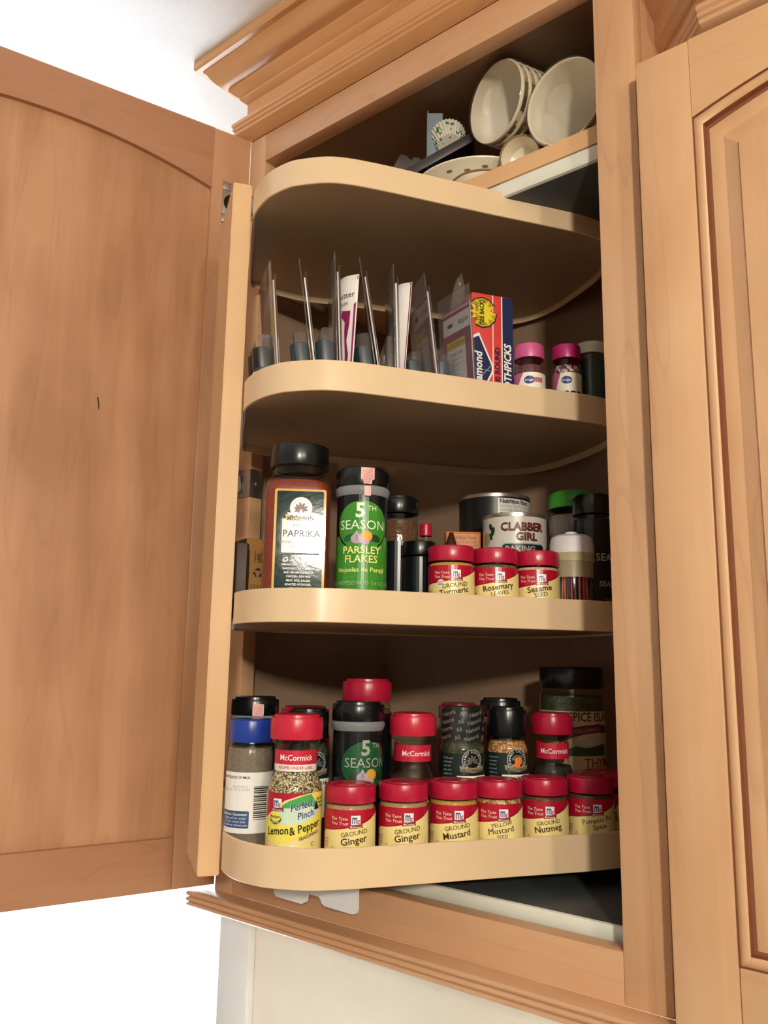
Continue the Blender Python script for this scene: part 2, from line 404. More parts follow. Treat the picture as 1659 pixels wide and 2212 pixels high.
# hinges: a steel plate on the door stile, a wrap on the face frame
for z in (.7815, .4200, .0630):
    hg = mk('hinge', box(BM(), .0100, .0355, -.0005, .0022, z-.028, z+.028, .0009), STEEL, door)
    for s_ in (1, -1):
        mk('screw_tab', box(BM(), .0100, .0360, .0016, .0034, z+s_*.0222-.0056, z+s_*.0222+.0056, .0008), STEEL, hg)
        mk('screw', lathe(BM(), [(.0042, .0030), (.0042, .0042), (.0022, .0042), (.0022, .0036), (0, .0036)], 16, M=Matrix.Translation((.028, 0, z+s_*.0222)) @ Matrix.Rotation(-PI/2, 4, 'X')), STEEL, hg)
    bm = BM(); lathe(bm, [(0, .0023), (.0105, .0023), (.0120, .0027), (.0120, .0022)], 24, M=Matrix.Translation((.022, 0, z)) @ Matrix.Rotation(-PI/2, 4, 'X'))
    mk('hinge_cup', bm, STEELD, hg)
    fp = mk('frame_plate', box(BM(), .0060, .0302, -.0016, .0004, z-.017, z+.017, .0005), STEEL, cab)
    bm = BM(); box(bm, .0288, .0303, -.0016, .0180, z-.017, z+.017, .0004); box(bm, .004, .016, -.0055, -.0016, z-.010, z+.010, .0012)
    lathe(bm, [(0, .0022), (.0028, .0018), (.0034, 0)], 14, M=Matrix.Translation((.0303, .0095, z)) @ Matrix.Rotation(PI/2, 4, 'Y'))
    mk('frame_plate', bm, STEEL, fp)

# ------------------------------------------------------------------ the lower cabinet beside it
rc = thing('wall_cabinet', 'shorter maple wall cabinet with a closed arched raised-panel door', 'cabinet', (XE, 0, 0))
RX1, RZT = .481, .7215
mk('stile', box(BM(), .0002, .040, 0, .019, -.0375, RZT, .0008), W_V, rc)
mk('stile', box(BM(), RX1-.04, RX1, 0, .019, -.0375, RZT, .0008), W_V, rc)
mk('rail', box(BM(), .040, RX1-.04, 0, .019, RZT-.04, RZT, .0008), W_H, rc)
mk('rail', box(BM(), .040, RX1-.04, 0, .019, -.0375, .001, .0008), W_H, rc)
mk('body', box(BM(), .0002, RX1, .019, .292, -.0375, RZT), W_V, rc, smooth=False)
dz = RZT+.0035-.8785
rpath = [(.0004, .070), (.0680, .002), (RX1, .002), (RX1, .292)]
mk('bead_molding', sweep(BM(), rpath, [(e, z+dz) for e, z in BEAD]), W_H, rc, ang=25)
mk('crown_molding', sweep(BM(), rpath, [(e*1.25, z+dz+(.02 if z > .94 else 0)) for e, z in CROWN]), W_H, rc, ang=25)
mk('light_rail', sweep(BM(), [(.023, 0), (RX1, 0), (RX1, .292)], LR), W_H, rc, ang=30)
# right door, front face with stuck moulding and a raised arched panel
rd = link(bpy.data.objects.new('door', None)); rd.parent = rc; rd.location = (.0082, 0, 0)
RW, RZ0, RZ1, RS = .452, -.034, .7180, .0455
zl = .0145
def ra(x): return .6475+.030*max(0., 1-((x-RW/2)/(RW/2-RS))**2)
mk('stile', box(BM(), 0, RS, -.0202, -.0004, RZ0, RZ1, .0018), W_DF, rd)
mk('stile', box(BM(), RW-RS, RW, -.0202, -.0004, RZ0, RZ1, .0018), W_DF, rd)
mk('rail', box(BM(), RS, RW-RS, -.0202, -.0004, RZ0, zl, .0018), W_DFH, rd)
xs = [RS+(RW-2*RS)*k/28 for k in range(29)]
mk('rail', prism(BM(), [(x, ra(x)) for x in xs]+[(RW-RS, RZ1), (RS, RZ1)], -.0200, -.0004, 'Y'), W_DFH, rd, smooth=False)
def ring(ins, y):
    x0, x1 = RS+ins, RW-RS-ins; P = [(x0, y, zl+ins), (x1, y, zl+ins)]
    for k in range(21):
        x = x1+(x0-x1)*k/20; u = RS+(RW-2*RS)*(x-x0)/(x1-x0); P.append((x, y, ra(u)-ins*1.05))
    return P
bm = BM()
loops(bm, [ring(0, -.0195), ring(.0006, -.0178)], 1); loops(bm, [ring(.0006, -.0178), ring(.003, -.0196), ring(.0055, -.0196), ring(.0074, -.0175)], 0)
loops(bm, [ring(.0074, -.0175), ring(.0082, -.0128), ring(.0106, -.0120)], 1)
mk('panel_molding', bm, [W_DF, W_GL], rd, ang=50)
bm = BM()
loops(bm, [ring(.0100, -.0120), ring(.0160, -.0128), ring(.0200, -.0122)], 0); loops(bm, [ring(.0200, -.0122), ring(.0212, -.0122)], 0); loops(bm, [ring(.0212, -.0122), ring(.0330, -.0168), ring(.0340, -.0190)], 0); loops(bm, [ring(.0340, -.0190), ring(.0350, -.0192)], 0, cap1=True)
mk('panel', bm, [W_DF, W_GL], rd, ang=20)

# ------------------------------------------------------------------ the swing-out rack
OUT = [(0.150,-0.1160),(0.1590,-0.1240),(0.1706,-0.1312),(0.1911,-0.1390),(0.2088,-0.1424),(0.2302,-0.1418),(0.2451,-0.1364),(0.2656,-0.1245),(0.2796,-0.1097),(0.2927,-0.0902),(0.3048,-0.0697),(0.3178,-0.0466),(0.3393,-0.0092),(0.3598,0.0265),(0.3792,0.0589),(0.3969,0.0888),(0.412,0.1167),(0.4195,0.145),(0.412,0.18),(0.3775,0.2174),(0.3495,0.237),(0.2908,0.2677),(0.2507,0.2760),(0.2218,0.2696),(0.1967,0.2500),(0.1696,0.2127),(0.1277,0.1503),(0.083,0.0841),(0.0578,0.0500),(0.0447,0.017),(0.0405,-0.0091),(0.0438,-0.0296)]
def crspline(P, n=4):
    r = []
    m_ = len(P)
    for i in range(m_):
        p0, p1, p2, p3 = (Vector(P[(i+j-1) % m_]) for j in range(4))
        sharp = i in (m_-1,)            # the straight chord along the post
        for k in range(n):
            t = k/n
            if sharp: q = p1+(p2-p1)*t
            else: q = .5*((2*p1)+(p2-p0)*t+(2*p0-5*p1+4*p2-p3)*t*t+(-p0+3*p1-3*p2+p3)*t**3)
            r.append((q.x, q.y))
    return r
OUTS = crspline(OUT)
def inset(P, d):
    r = []; n = len(P)
    for i in range(n):
        a, b, c = Vector(P[i-1]), Vector(P[i]), Vector(P[(i+1) % n])
        d0, d1 = (b-a).normalized(), (c-b).normalized(); n0, n1 = Vector((-d0.y, d0.x)), Vector((-d1.y, d1.x))
        o = (n0+n1); o = o/max(.6, 1+n0.dot(n1)); r.append((b.x+o.x*d, b.y+o.y*d))
    return r
INN = inset(OUTS, .0022); INN2 = inset(OUTS, .0023)
ZS = [.6582, .4532, .2452, .0285]
LIP = [.0275, .0290, .0295, .0325]
FLO = [.0135, .0135, .0085, .0130]
rack = thing('swing_out_rack', 'four-tier swing-out rack of kidney-shaped shelves with tan rims, half turned out of the open cabinet', 'rack', (.15, -.11, 0))
def shift(P): return [(x-.15, y+.11) for x, y in P]
O_, I_, I2_ = shift(OUTS), shift(INN), shift(INN2)
for z, lp, fl in zip(ZS, LIP, FLO):
    sh = mk('shelf', prism(BM(), I2_, z+fl-.0060, z+fl), SHELF, rack)
    bm = BM(); e = .0006
    loops(bm, [[(x, y, z) for x, y in I_], [(x, y, z) for x, y in inset(O_, e)], [(x, y, z+e) for x, y in O_], [(x, y, z+lp-e) for x, y in O_], [(x, y, z+lp) for x, y in inset(O_, e)], [(x, y, z+lp) for x, y in I_], [(x, y, z) for x, y in I_]])
    bmesh.ops.remove_doubles(bm, verts=bm.verts, dist=1e-6)
    mk('rim', bm, RIM, sh, ang=40)
bx_, by_ = -.85, .527                                # the post board runs back along the chord
A0 = Vector((.1535, -.1215)); un = Vector((bx_, by_)).normalized(); pn = Vector((-un.y, un.x))
c4 = [A0, A0+un*.104, A0+un*.104+pn*.0195, A0+pn*.0195]
bm = prism(BM(), [(p.x-.15, p.y+.11) for p in c4], .0215, .7000)
bmesh.ops.bevel(bm, geom=bm.edges[:], offset=.001, segments=2, affect='EDGES')
mk('post', bm, W_POST, rack)
tabp = [(.131, .030), (.131, -.012), (.1345, -.0155), (.170, -.0160), (.1755, -.0130), (.177, -.0065), (.180, -.0055), (.1925, -.0055), (.1955, -.008), (.1965, -.0105), (.200, -.0125), (.236, -.0130), (.2395, -.0115), (.2410, -.008), (.2410, .030)]
bm = prism(BM(), [(x-.15, z) for x, z in tabp], -.033+.11, -.030+.11, 'Y')
mk('slide_bracket', bm, WHITEP, rack)

# ------------------------------------------------------------------ bottle and jar builders (heights in metres above the shelf)
F2, F3, F4 = ZS[1]+FLO[1], ZS[2]+FLO[2], ZS[3]+FLO[3]
def lid(parent, r, z0, z1, m, ribs=0, top='flat', name='lid'):
    bm = BM(); h = z1-z0; b = min(.0016, h*.15)
    prof = [(r*.90, z0), (r*.985, z0), (r, z0+.0008), (r*.992, z1-b), (r*.975, z1-b*.35), (r*.93, z1)]
    if top == 'ring': prof += [(r*.80, z1), (r*.78, z1-.0010), (r*.62, z1-.0010), (r*.60, z1+.0004), (0, z1+.0004)]
    elif top == 'step': prof = [(r*.90, z0), (r*.985, z0), (r, z0+.0008), (r*.995, z1-b-.003), (r*.97, z1-.0028), (r*.86, z1-.0026), (r*.85, z1-.0004), (r*.82, z1), (0, z1)]
    else: prof += [(0, z1)]
    lathe(bm, prof, 48)
    return mk(name, bm, m, parent)
def body(parent, prof, m=None, name='body'): return mk(name, lathe(BM(), prof, 44), m or GLASS, parent)
def fill(parent, prof, m, name='contents'): return mk(name, lathe(BM(), prof, 36), m, parent)
def mc_logo(L, x, y, s=1., rot=0):
    L.rect(x-4*s, x+4*s, y-3.7*s, y+4*s, WHITE)
    L.text('m', x-.9*s, y-2.6*s, 7.6*s, BLUE, w='b', sx=.56); L.text('c', x+2.4*s, y-3.0*s, 4.6*s, REDL, w='h', sx=.62)
    L.poly([(x-5.8*s, y-6.6*s), (x+6.6*s, y-6.0*s), (x+5.6*s, y-4.8*s), (x+6.4*s, y-3.2*s), (x-5.2*s, y-3.6*s)], REDD)
    L.text('McCormick', x, y-5.9*s, 1.6*s, PALE, sx=.85)
R_J, H_J = .0221, .0672
def small_jar(desc, x, y, z, lines, cont, rz=0., group='small red-lidded spice jars', lidm=None, nongmo=False, r=R_J, net=True):
    t = thing('spice_jar', desc, 'spice jar', (x, y, z), facing(x, y, rz), group)
    h = H_J; lt = 48.2
    body(t, [(0, .0006), (r*.9, 0), (r*.985, .0015), (r*.985, .0480), (r*.95, .0508), (r*.90, .0520), (r*.90, .0540)])
    fill(t, [(0, .0015), (r*.93, .0015), (r*.955, .003), (r*.955, .0478), (r*.91, .0503), (r*.86, .0511), (0, .0511)], cont)
    l = lid(t, r, .0528, h, lidm or RED, top='ring')
    L = Label(cyl(r*.99)); HB = 52
    L.rect(-HB, HB, 1.5, lt, REDL)
    # cream panel under a rising swoosh
    c = [(-27, 1.5), (HB-18, 1.5), (HB-18, lt-2.6), (26, lt-5.0), (20, lt-8.0), (14, lt-10.4), (6, lt-12.8), (-4, lt-14.9), (-14, lt-16.4), (-24, lt-17.2), (-26.2, lt-18.4), (-27, lt-21)]
    L.poly([(a-.8, b+.7) for a, b in c], REDD); L.poly(c, CREAM)
    L.poly([(2, 1.5), (30, 1.5), (30, lt-29), (22, lt-31), (12, lt-34), (4, lt-38)], PALE)
    L.disc(19, lt-35, 7, 3.6, DKIMG, rot=15); L.disc(11, lt-38, 6, 2.6, TAN, rot=10)
    L.text('The Taste', -9.2, lt-8.2, 2.5, PALE, shear=.2, w='r', rot=-1); L.text('You Trust', -8.8, lt-12.0, 2.5, PALE, shear=.2, w='r', rot=-1)
    mc_logo(L, 5.0, lt-8.4)
    for s_, px, py, sz, ro, col, sxx in lines: L.text(s_, px, lt+py, sz, col, rot=ro, sx=sxx, w='r' if sz < 5 else 'b')
    if net:
        for k in range(3): L.text(('NET WT', '0.8 OZ', '(22 g)')[k], -22.2, lt-25-k*2.4, 1.7, BROWN, w='r', sx=.7)
        L.disc(-15, lt-31, 1.2, 1.2, BROWN); L.disc(-15, lt-31, .9, .9, CREAM)
    if nongmo:
        L.disc(-9.5, lt-17.0, 3.6, 3.6, WHITE); L.text('NON', -9.5, lt-16.6, 1.5, INK); L.text('GMO', -9.5, lt-18.6, 1.5, INK)
    L.build('label', t)
    # bow-tie mark on the front of the lid
    T = Label(cyl(r*.997)); T.poly([(-8, 57.5), (-2.5, 60), (-8, 62.5)], lidm or RED); T.poly([(3, 57.5), (-2.5, 60), (3, 62.5)], lidm or RED); T.build('thumb_mark', l)
    return t
NAMES = {
 'ginger': [('GROUND', 4.4, -20.2, 3.6, 9, BROWN, 1.), ('Ginger', 4.2, -26.8, 5.3, 9, BROWN, 1.05)],
 'mustard': [('GROUND', 4.0, -19.8, 3.6, 9, BROWN, 1.), ('Mustard', 3.6, -26.8, 5.2, 10, BROWN, .98)],
 'ymustard': [('YELLOW', 3.4, -18.8, 3.2, 10, BROWN, 1.), ('Mustard', 3.0, -24.6, 4.9, 9, BROWN, .98), ('SEED', 4.0, -29.0, 3.0, 8, BROWN, 1.)],
 'nutmeg': [('GROUND', 4.0, -19.8, 3.4, 9, BROWN, 1.), ('Nutmeg', 3.8, -26.0, 5.2, 9, BROWN, 1.)],
 'pumpkin': [('Pumpkin Pie', 5.5, -20.4, 4.3, 9, BROWN, .92), ('Spice', 7.0, -26.0, 4.3, 9, BROWN, 1.)],
 'turmeric': [('GROUND', 4.0, -20.2, 3.8, 8, BROWN, 1.), ('Turmeric', 3.4, -26.4, 5.0, 9, BROWN, 1.)],
 'rosemary': [('Rosemary', 3.2, -20.8, 5.2, 9, BROWN, .96), ('LEAVES', 4.6, -25.8, 3.6, 8, BROWN, 1.)],
 'sesame': [('Sesame', 3.2, -20.6, 5.4, 9, BROWN, 1.), ('SEED', 4.2, -25.6, 4.0, 8, BROWN, 1.)],
 'seed': [('Poppy', 3., -20.6, 5.0, 9, BROWN, 1.), ('Seed', 6., -25.6, 4.6, 8, BROWN, 1.)],
}
C_TAN = grain('ground_tan', ['#c7a878', '#b8945f', '#d1b78c'], 1600); C_BRN = grain('ground_brown', ['#6d4a30', '#5a3a24', '#7d5a3c'], 1600)
C_YEL = grain('ground_yellow', ['#d8b24a', '#c79a34', '#e2c269'], 1600); C_SEED = grain('mustard_seed', ['#d9b878', '#b98c4c', '#8a5f34', '#e0c894'], 520)
C_LEAF = grain('dry_leaf', ['#6b6a44', '#56583a', '#84805a'], 700); C_WHT = grain('sesame_seed', ['#e4d6b4', '#cdbb90', '#efe4c8'], 800)
C_LP = grain('lemon_pepper', ['#d8d0a8', '#5a4a30', '#c2b88c', '#8c8058', '#efe8cc', '#3a3024'], 900)
C_PAP = grain('paprika', ['#8a2f17', '#7a2612', '#96391d'], 1800, .3)
C_OR = grain('orange_peel', ['#d0955a', '#b5763c', '#e4c08c', '#8a5428'], 800)
C_GRN = grain('green_flakes', ['#3c4a30', '#2c3824', '#55603c'], 800)
C_GRY = grain('grey_powder', ['#8a8074', '#7a7066', '#968c80'], 1500, .3)
C_DK = grain('peppercorn', ['#2a241c', '#3a3228', '#1c1812'], 500)

# ---- front row, bottom shelf
small_jar('first of two ground ginger jars, beside the lemon and pepper bottle', .2697, -.0766, F4, NAMES['ginger'], C_TAN)
small_jar('second ground ginger jar, beside the ground mustard jar', .2945, -.0342, F4, NAMES['ginger'], C_TAN)
small_jar('small red-lidded jar labelled ground mustard', .3187, .0079, F4, NAMES['mustard'], C_YEL)
small_jar('small red-lidded jar labelled yellow mustard seed', .3428, .0442, F4, NAMES['ymustard'], C_SEED)
small_jar('small red-lidded jar labelled ground nutmeg', .3654, .0886, F4, NAMES['nutmeg'], C_BRN)
small_jar('small red-lidded jar labelled pumpkin pie spice', .3905, .1318, F4, NAMES['pumpkin'], C_BRN, rz=4)
small_jar('red-lidded jar tucked behind the pumpkin spice jar against the right stile', .3840, .1765, F4, NAMES['seed'], C_DK)
# ---- front row, third shelf
small_jar('small red-lidded jar labelled ground turmeric with a round badge', .3169, .0061, F3, NAMES['turmeric'], C_YEL, nongmo=True)
small_jar('small red-lidded jar labelled rosemary leaves', .3420, .0437, F3, NAMES['rosemary'], C_LEAF)
small_jar('small red-lidded jar labelled sesame seed', .3647, .0826, F3, NAMES['sesame'], C_WHT)
small_jar('red-lidded jar hidden behind the turmeric jar', .2710, .0595, F3, NAMES['nutmeg'], C_BRN)

# ---- tall shaker bottles with a waist
def shaker(desc, x, y, z, h, r, lidm, cont, kind, rz=0., lname='lid', full=.075):
    t = thing('spice_shaker', desc, 'spice shaker', (x, y, z), facing(x, y, rz))
    k = h/.124; nr = r*.76
    P = lambda a: [(p*q, zz*k) for p, q, zz in a]
    body(t, P([(0, 1, .0006), (r*.92, 1, 0), (r, 1, .002), (r, 1, .060), (r*.97, 1, .066), (r*.86, 1, .0725), (nr, 1, .077), (nr, 1, .0985), (r*.92, 1, .1005), (r*.94, 1, .1035), (r*.86, 1, .105)]))
    c = [(0, 1, .0015), (r*.95, 1, .0015), (r*.97, 1, .003)]
    prof = [(r, .060), (r*.97, .066), (r*.86, .0725), (nr, .077), (nr, .0985)]
    for pr, pz in prof:
        if pz < full: c.append((pr*.97, 1, pz))
    c += [(c[-1][0]*.97, 1, full), (0, 1, full)]
    fill(t, P(c), cont)
    lid(t, r*.985, .1035*k, h, lidm, top='step', name=lname)
    lt = 61.*k; HB = r*1000*2.6
    if kind == 'lemon':
        L = Label(cyl(r+.0002)); L.rect(-HB, HB, 1.5, lt, CREAM)
        YEL = mat('label_lemon', '#efe35a', .3, var=.03); GRN = mat('label_leaf_green', '#4aa857', .3, var=.03); PGRN = mat('label_mint', '#cfe6cf', .3, var=.03); PYEL = mat('label_pale_yellow', '#f0ecb4', .3, var=.03)
        L.poly([(-32, lt), (-32, lt-22), (-26, lt-19), (-18, lt-13), (-8, lt-6), (4, lt-2.0), (14, lt-.2), (14, lt)], REDL)
        L.poly([(-18, lt-21), (-13, lt-11), (-4, lt-6), (6, lt-2.6), (16, lt-.6), (21, lt-.6), (24, lt-8), (24, lt-15), (16, lt-21), (4, lt-24.5), (-8, lt-25)], PGRN)
        L.poly([(-13.5, lt-12), (-4, lt-6), (6, lt-2.6), (15, lt-.8), (19, lt-7), (20, lt-12), (8, lt-10), (-4, lt-12)], GRN)
        L.poly([(14, lt-.2), (34, lt-.2), (34, lt-16), (22, lt-8), (17, lt-4)], YEL)
        L.poly([(20, lt-6), (24, lt-13.5), (18, lt-14)], INK)
        L.text('RECIPES', 25, lt-6.2, 2.0, INK, rot=4, sx=.9); L.text('UNDER', 25.6, lt-9.2, 2.0, INK, rot=4, sx=.9); L.text('LABEL', 26.2, lt-12.2, 2.0, INK, rot=4, sx=.9)
        L.poly([(-32, lt-20), (-24, lt-23), (-10, lt-26.5), (6, lt-25.5), (20, lt-20), (32, lt-12), (32, lt-22), (20, lt-30), (4, lt-36), (-12, lt-40), (-22, lt-39), (-32, lt-33)], YEL)
        L.disc(-16.5, lt-20.5, 6.0, 5.0, mat('badge_green', '#3d5a34', .3)); L.disc(-16.5, lt-19.2, 5.6, 3.9, YEL); L.text('Recipes', -16.5, lt-20.2, 2.4, INK, rot=0, sx=.9); L.text('UNDER LABEL', -16.5, lt-24.2, 1.1, PALE, sx=.9)
        mc_logo(L, -14.6, lt-8.6, .98)
        L.text('Perfect', 6.6, lt-12.6, 5.6, WHITE, rot=14, shear=.25, w='h', sx=.86); L.text('Pinch.', 10.6, lt-19.6, 5.6, WHITE, rot=14, shear=.25, w='h', sx=.86)
        L.n += 1
        L.text('Perfect', 6.6, lt-12.4, 5.4, BLUE, rot=14, shear=.25, w='b', sx=.86); L.text('Pinch.', 10.6, lt-19.4, 5.4, BLUE, rot=14, shear=.25, w='b', sx=.86)
        L.text('Lemon', -14.2, lt-33.2, 6.2, INK, rot=6, shear=.12, w='b', sx=.82); L.text('& Pepper', 10.6, lt-30.2, 6.2, INK, rot=14, shear=.12, w='b', sx=.82)
        L.text('SEASONING', 14, lt-35.0, 2.4, INK, rot=16, w='b')
        L.poly([(-24, 1.5), (-19, lt-48), (-15, lt-41), (-12, lt-42.5), (-7, lt-47), (-4, lt-54), (-2, 1.5)], mat('lemon_image', '#d9d08c', .4, var=.1))
        L.poly([(-6, lt-43), (-1, lt-40.5), (10, lt-44), (18, lt-47), (17, 3), (-2, 3)], PALE); L.poly([(-3, lt-46), (2, lt-42.5), (10, lt-45.5), (16, lt-47.5), (17, 4), (7, 4)], mat('pepper_image', '#26262c', .5, var=.5, scale=900))
        L.disc(17, lt-40.5, 1.5, 1.5, BROWN); L.disc(17, lt-40.5, 1.15, 1.15, CREAM)
        L.build('label', t)
        N_ = Label(cyl(nr+.0002)); N_.rect(-30, 30, 77.6*k, 86.4*k, WHITE); N_.rect(-30, 30, 83.2*k, 94.8*k, REDB)
        N_.text('McCormick', .2, 86.6*k, 4.6, WHITE, sx=.92); N_.text('RECIPES UNDER LABEL', .2, 79.4*k, 2.5, REDB, sx=.86); N_.build('neck_label', t)
    else:
        L = Label(cyl(r+.0002)); L.rect(-HB, HB, 1.5, lt, REDL); c2 = [(-27, 1.5), (34, 1.5), (34, lt-8), (20, lt-14), (0, lt-19), (-24, lt-22)]; L.poly(c2, CREAM)
        mc_logo(L, 6, lt-9); L.build('label', t)
        N_ = Label(cyl(nr+.0002)); N_.rect(-40, 40, 80.0*k, 95.0*k, REDB); N_.text('McCormick', 4.5, 85.2*k, 4.6, WHITE, sx=.92); N_.build('neck_label', t)
    return t
shaker('lemon and pepper seasoning bottle with a bright red shaker cap', .2352, -.1100, F4, .1252, .0234, REDB, C_LP, 'lemon', full=.0785)
shaker('red-capped clear shaker beside the mint flakes jar', .2671, .0133, F4, .1240, .0229, REDB, C_GRY, 'plain', full=.055)
shaker('red-capped clear shaker of dark peppercorns in front of the thyme jar', .3471, .1382, F4, .1242, .0213, RED, C_DK, 'plain', rz=-6, full=.073)

# ---- straight bottles with a collar and an oval badge
LIME = mat('label_green', '#3f8f2e', .19, var=.04); DGRN = mat('label_dark_green', '#1f5a34', .27, var=.05)
PGRN2 = mat('label_pale_green', '#e2f2da', .35); LYEL = mat('label_light_yellow', '#ecec8a', .35); PINKS = mat('seal_pink', '#e8b9b4', .5, var=.04); PINKT = mat('seal_ink', '#c66a66', .5)
GARL = mat('garlic_mauve', '#b9a3b8', .4, var=.1); ONI = mat('onion_gold', '#e3a23c', .4, var=.08); COLLAR = clear('collar_plastic', '#c9cdd0', .7, .2, .55, '#a9aeb2')
def season(desc, x, y, z, h, r, kind, rz=0.):
    t = thing('spice_bottle', desc, 'spice bottle', (x, y, z), facing(x, y, rz))
    br = r*.905
    body(t, [(0, .0006), (br*.93, 0), (br, .002), (br, h-.0270), (br*.96, h-.0255)], BLACKL if kind != 'sticker' else GLASS)
    if kind == 'sticker': fill(t, [(0, .002), (br*.95, .002), (br*.95, h-.045), (0, h-.045)], C_GRN)
    mk('collar', lathe(BM(), [(br*.93, h-.0275), (r*.93, h-.0262), (r*.995, h-.0225), (r*.995, h-.0195), (r*.95, h-.0178), (r*.9, h-.0175)], 44), COLLAR, t)
    l = lid(t, r*.985, h-.0175, h, BLACK, top='step')
    sticker = lambda Ls, x0, z0, z1, w: Ls.poly([(x0-w, z1), (x0+w, z1), (x0+w, z0+4.5), (x0+w*.62, z0+3), (x0+w*.62, z0), (x0-w*.62, z0), (x0-w*.62, z0+3), (x0-w, z0+4.5)], PINKS)
    if kind != 'sticker':
        H = (h-.0265)*1000; L = Label(cyl(br+.0002)); hb = br*1000*2.7
        L.rect(-hb, hb, 2, H, BLACKL)
        G = LIME if kind == 'parsley' else DGRN
        cx = .5 if kind == 'parsley' else 10.5
        if kind == 'parsley':
            L.rect(-hb, hb, 2, H-37, LIME); L.disc(cx-.4, H-29.0, 25.5, 22.5, BLACKL, 34); L.disc(cx, H-27.6, 25, 22.0, LIME, 34)
            L.poly([(-hb, H-46), (hb, H-46), (hb, H-52), (-hb, H-52)], LIME)
        else: L.disc(cx-.5, H-30.5, 25.5, 21.5, INK, 34); L.disc(cx, H-29.4, 25, 21, DGRN, 34)
        L.text('5', cx-2.0, H-20.6, 12.6, PGRN2 if kind == 'parsley' else GREY, w='h'); L.text('TH', cx+4.2, H-14.6, 4.4, PGRN2 if kind == 'parsley' else GREY, al='L', w='r')
        L.text('SEASON', cx+.2, H-31.6, 8.2, PGRN2 if kind == 'parsley' else GREY, w='r', sx=1.0)
        gx, gy = cx-4.5, H-40.5
        L.disc(gx-8, gy+1, 5.5, 3.0, DGRN if kind == 'parsley' else GLASSY if False else mat('leaf_dark', '#1f3d1f', .4), rot=20); L.disc(gx+16, gy+1, 6, 3.4, mat('leaf_dark', '#1f3d1f', .4), rot=-15)
        L.disc(gx+8.2, gy+2.6, 5.4, 5.0, ONI); L.disc(gx-.4, gy+.2, 5.4, 4.4, GARL); L.poly([(gx-3, gy+3.2), (gx-.8, gy+7.4), (gx+.2, gy+7.2), (gx+2, gy+3.4)], GARL); L.disc(gx+6.4, gy-2.6, 4.6, 2.2, GARL, rot=-8)
        for a in (-3, -1.2, .8): L.poly([(gx+a, gy-3.6), (gx+a+.3, gy-3.6), (gx+a*.2+.3, gy+4), (gx+a*.2, gy+4)], mat('garlic_line', '#8a7089', .4))
        if kind == 'parsley':
            L.text('PARSLEY', cx-.4, H-53.6, 6.3, LYEL, w='b', sx=.98); L.text('FLAKES', cx-.8, H-61.6, 6.3, LYEL, w='b', sx=1.0)
            L.text('Hojuelas de Perejil', cx-.6, H-70.0, 4.0, LYEL, w='b', sx=1.0); L.text('NET WT/PESO NETO  0.4 OZ (11g)', cx-.6, H-81.6, 3.4, mat('label_pale_text', '#9fc48e', .4), w='r', sx=.80)
            L.disc(18.5, H-47, 1.0, 1.2, LYEL); L.disc(18.5, H-47, .7, .9, LIME)
        L.build('label', t)
    T = Label(cyl(r*.99+.0004)); x0 = 4.5 if kind == 'parsley' else (3. if kind == 'sticker' else -60)
    Z = h*1000
    if kind == 'parsley':
        sticker(T, x0, Z-17, Z-2.0, 6.2); T.poly([(x0-3, Z-28), (x0+3, Z-28), (x0+3, Z-19), (x0-3, Z-19)], PINKS)
        for k in range(9):
            q = Z-4-k*1.5; T.poly([(x0-5.2+(2 if k > 6 else 0), q-1.6), (x0+4.6-(2 if k > 6 else 0), q+1.2), (x0+4.6-(2 if k > 6 else 0), q+1.7), (x0-5.2+(2 if k > 6 else 0), q-1.1)], PINKT)
    elif kind == 'sticker':
        T.rect(x0-5.5, x0+5.5, Z-18, Z-6.5, PINKS, 1.6)
        for k in range(6): q = Z-8.5-k*1.6; T.poly([(x0-4.6, q-1.6), (x0+4.6, q+.8), (x0+4.6, q+1.2), (x0-4.6, q-1.2)], PINKT)
    if T.V: T.build('seal_sticker', l)
    return t
season('green parsley flakes bottle with a black lid and pink seal', .2708, -.0703, F3, .1335, .0252, 'parsley')
season('dark bottle with a green oval badge and black lid behind the ginger jars', .2378, -.0328, F4, .1346, .0252, 'dark', rz=-2)
season('black-lidded bottle with a pink square seal behind the blue-lidded bottle', .1330, -.0690, F4, .1360, .0238, 'sticker')

# ---- blue-lidded bottle seen from its back label
x, y = .1712, -.1055
t = thing('spice_bottle', 'clear bottle with a blue lid, white back label and barcode', 'spice bottle', (x, y, F4), facing(x, y))
r = .0203; h = .1175
body(t, [(0, .0006), (r*.95, 0), (r*1.05, .002), (r*1.05, .085), (r*1.0, .0935), (r*.93, .097), (r*.93, .100)])
fill(t, [(0, .002), (r*1.0, .002), (r*1.0, .087), (r*.95, .0925), (0, .0925)], C_GRY)
lid(t, r, .0975, h, mat('blue_lid', '#1d3f9c', .3, var=.03))
L = Label(cyl(r*1.05+.0002)); L.rect(-46, 46, 20, 72, WHITE)
L.text('MAY CONTAIN TRACES OF MILK.', 1.0, 66.5, 2.2, INK, al='R', sx=.9); L.text('Distributed by', -1, 59.0, 1.7, GREY, al='R', w='r'); L.text('Bentonville, AR 72716 ©1997', .4, 56.0, 2.2, GREY, al='R', w='r', sx=.85)
L.rect(-34, 0.5, 24.5, 39, mat('guarantee_blue', '#2c4f86', .35), 1.)
L.text('Satisfaction. Guaranteed.', -.8, 35.2, 2.2, WHITE, al='R', sx=.85)
for k, s_ in enumerate(('Simply call the receipt', 'for your money back.', 'or online at walmart.com')): L.text(s_, -2.0+(1.4 if k == 2 else 0), 32.0-k*2.9, 2.0, WHITE, al='R', w='r', sx=.85)
for k in range(17):
    q = 31.5+k*1.75; L.rect(4.0, 22, q, q+(.5, 1.1, .75, .9)[k*7 % 4], INK)
L.build('label', t)

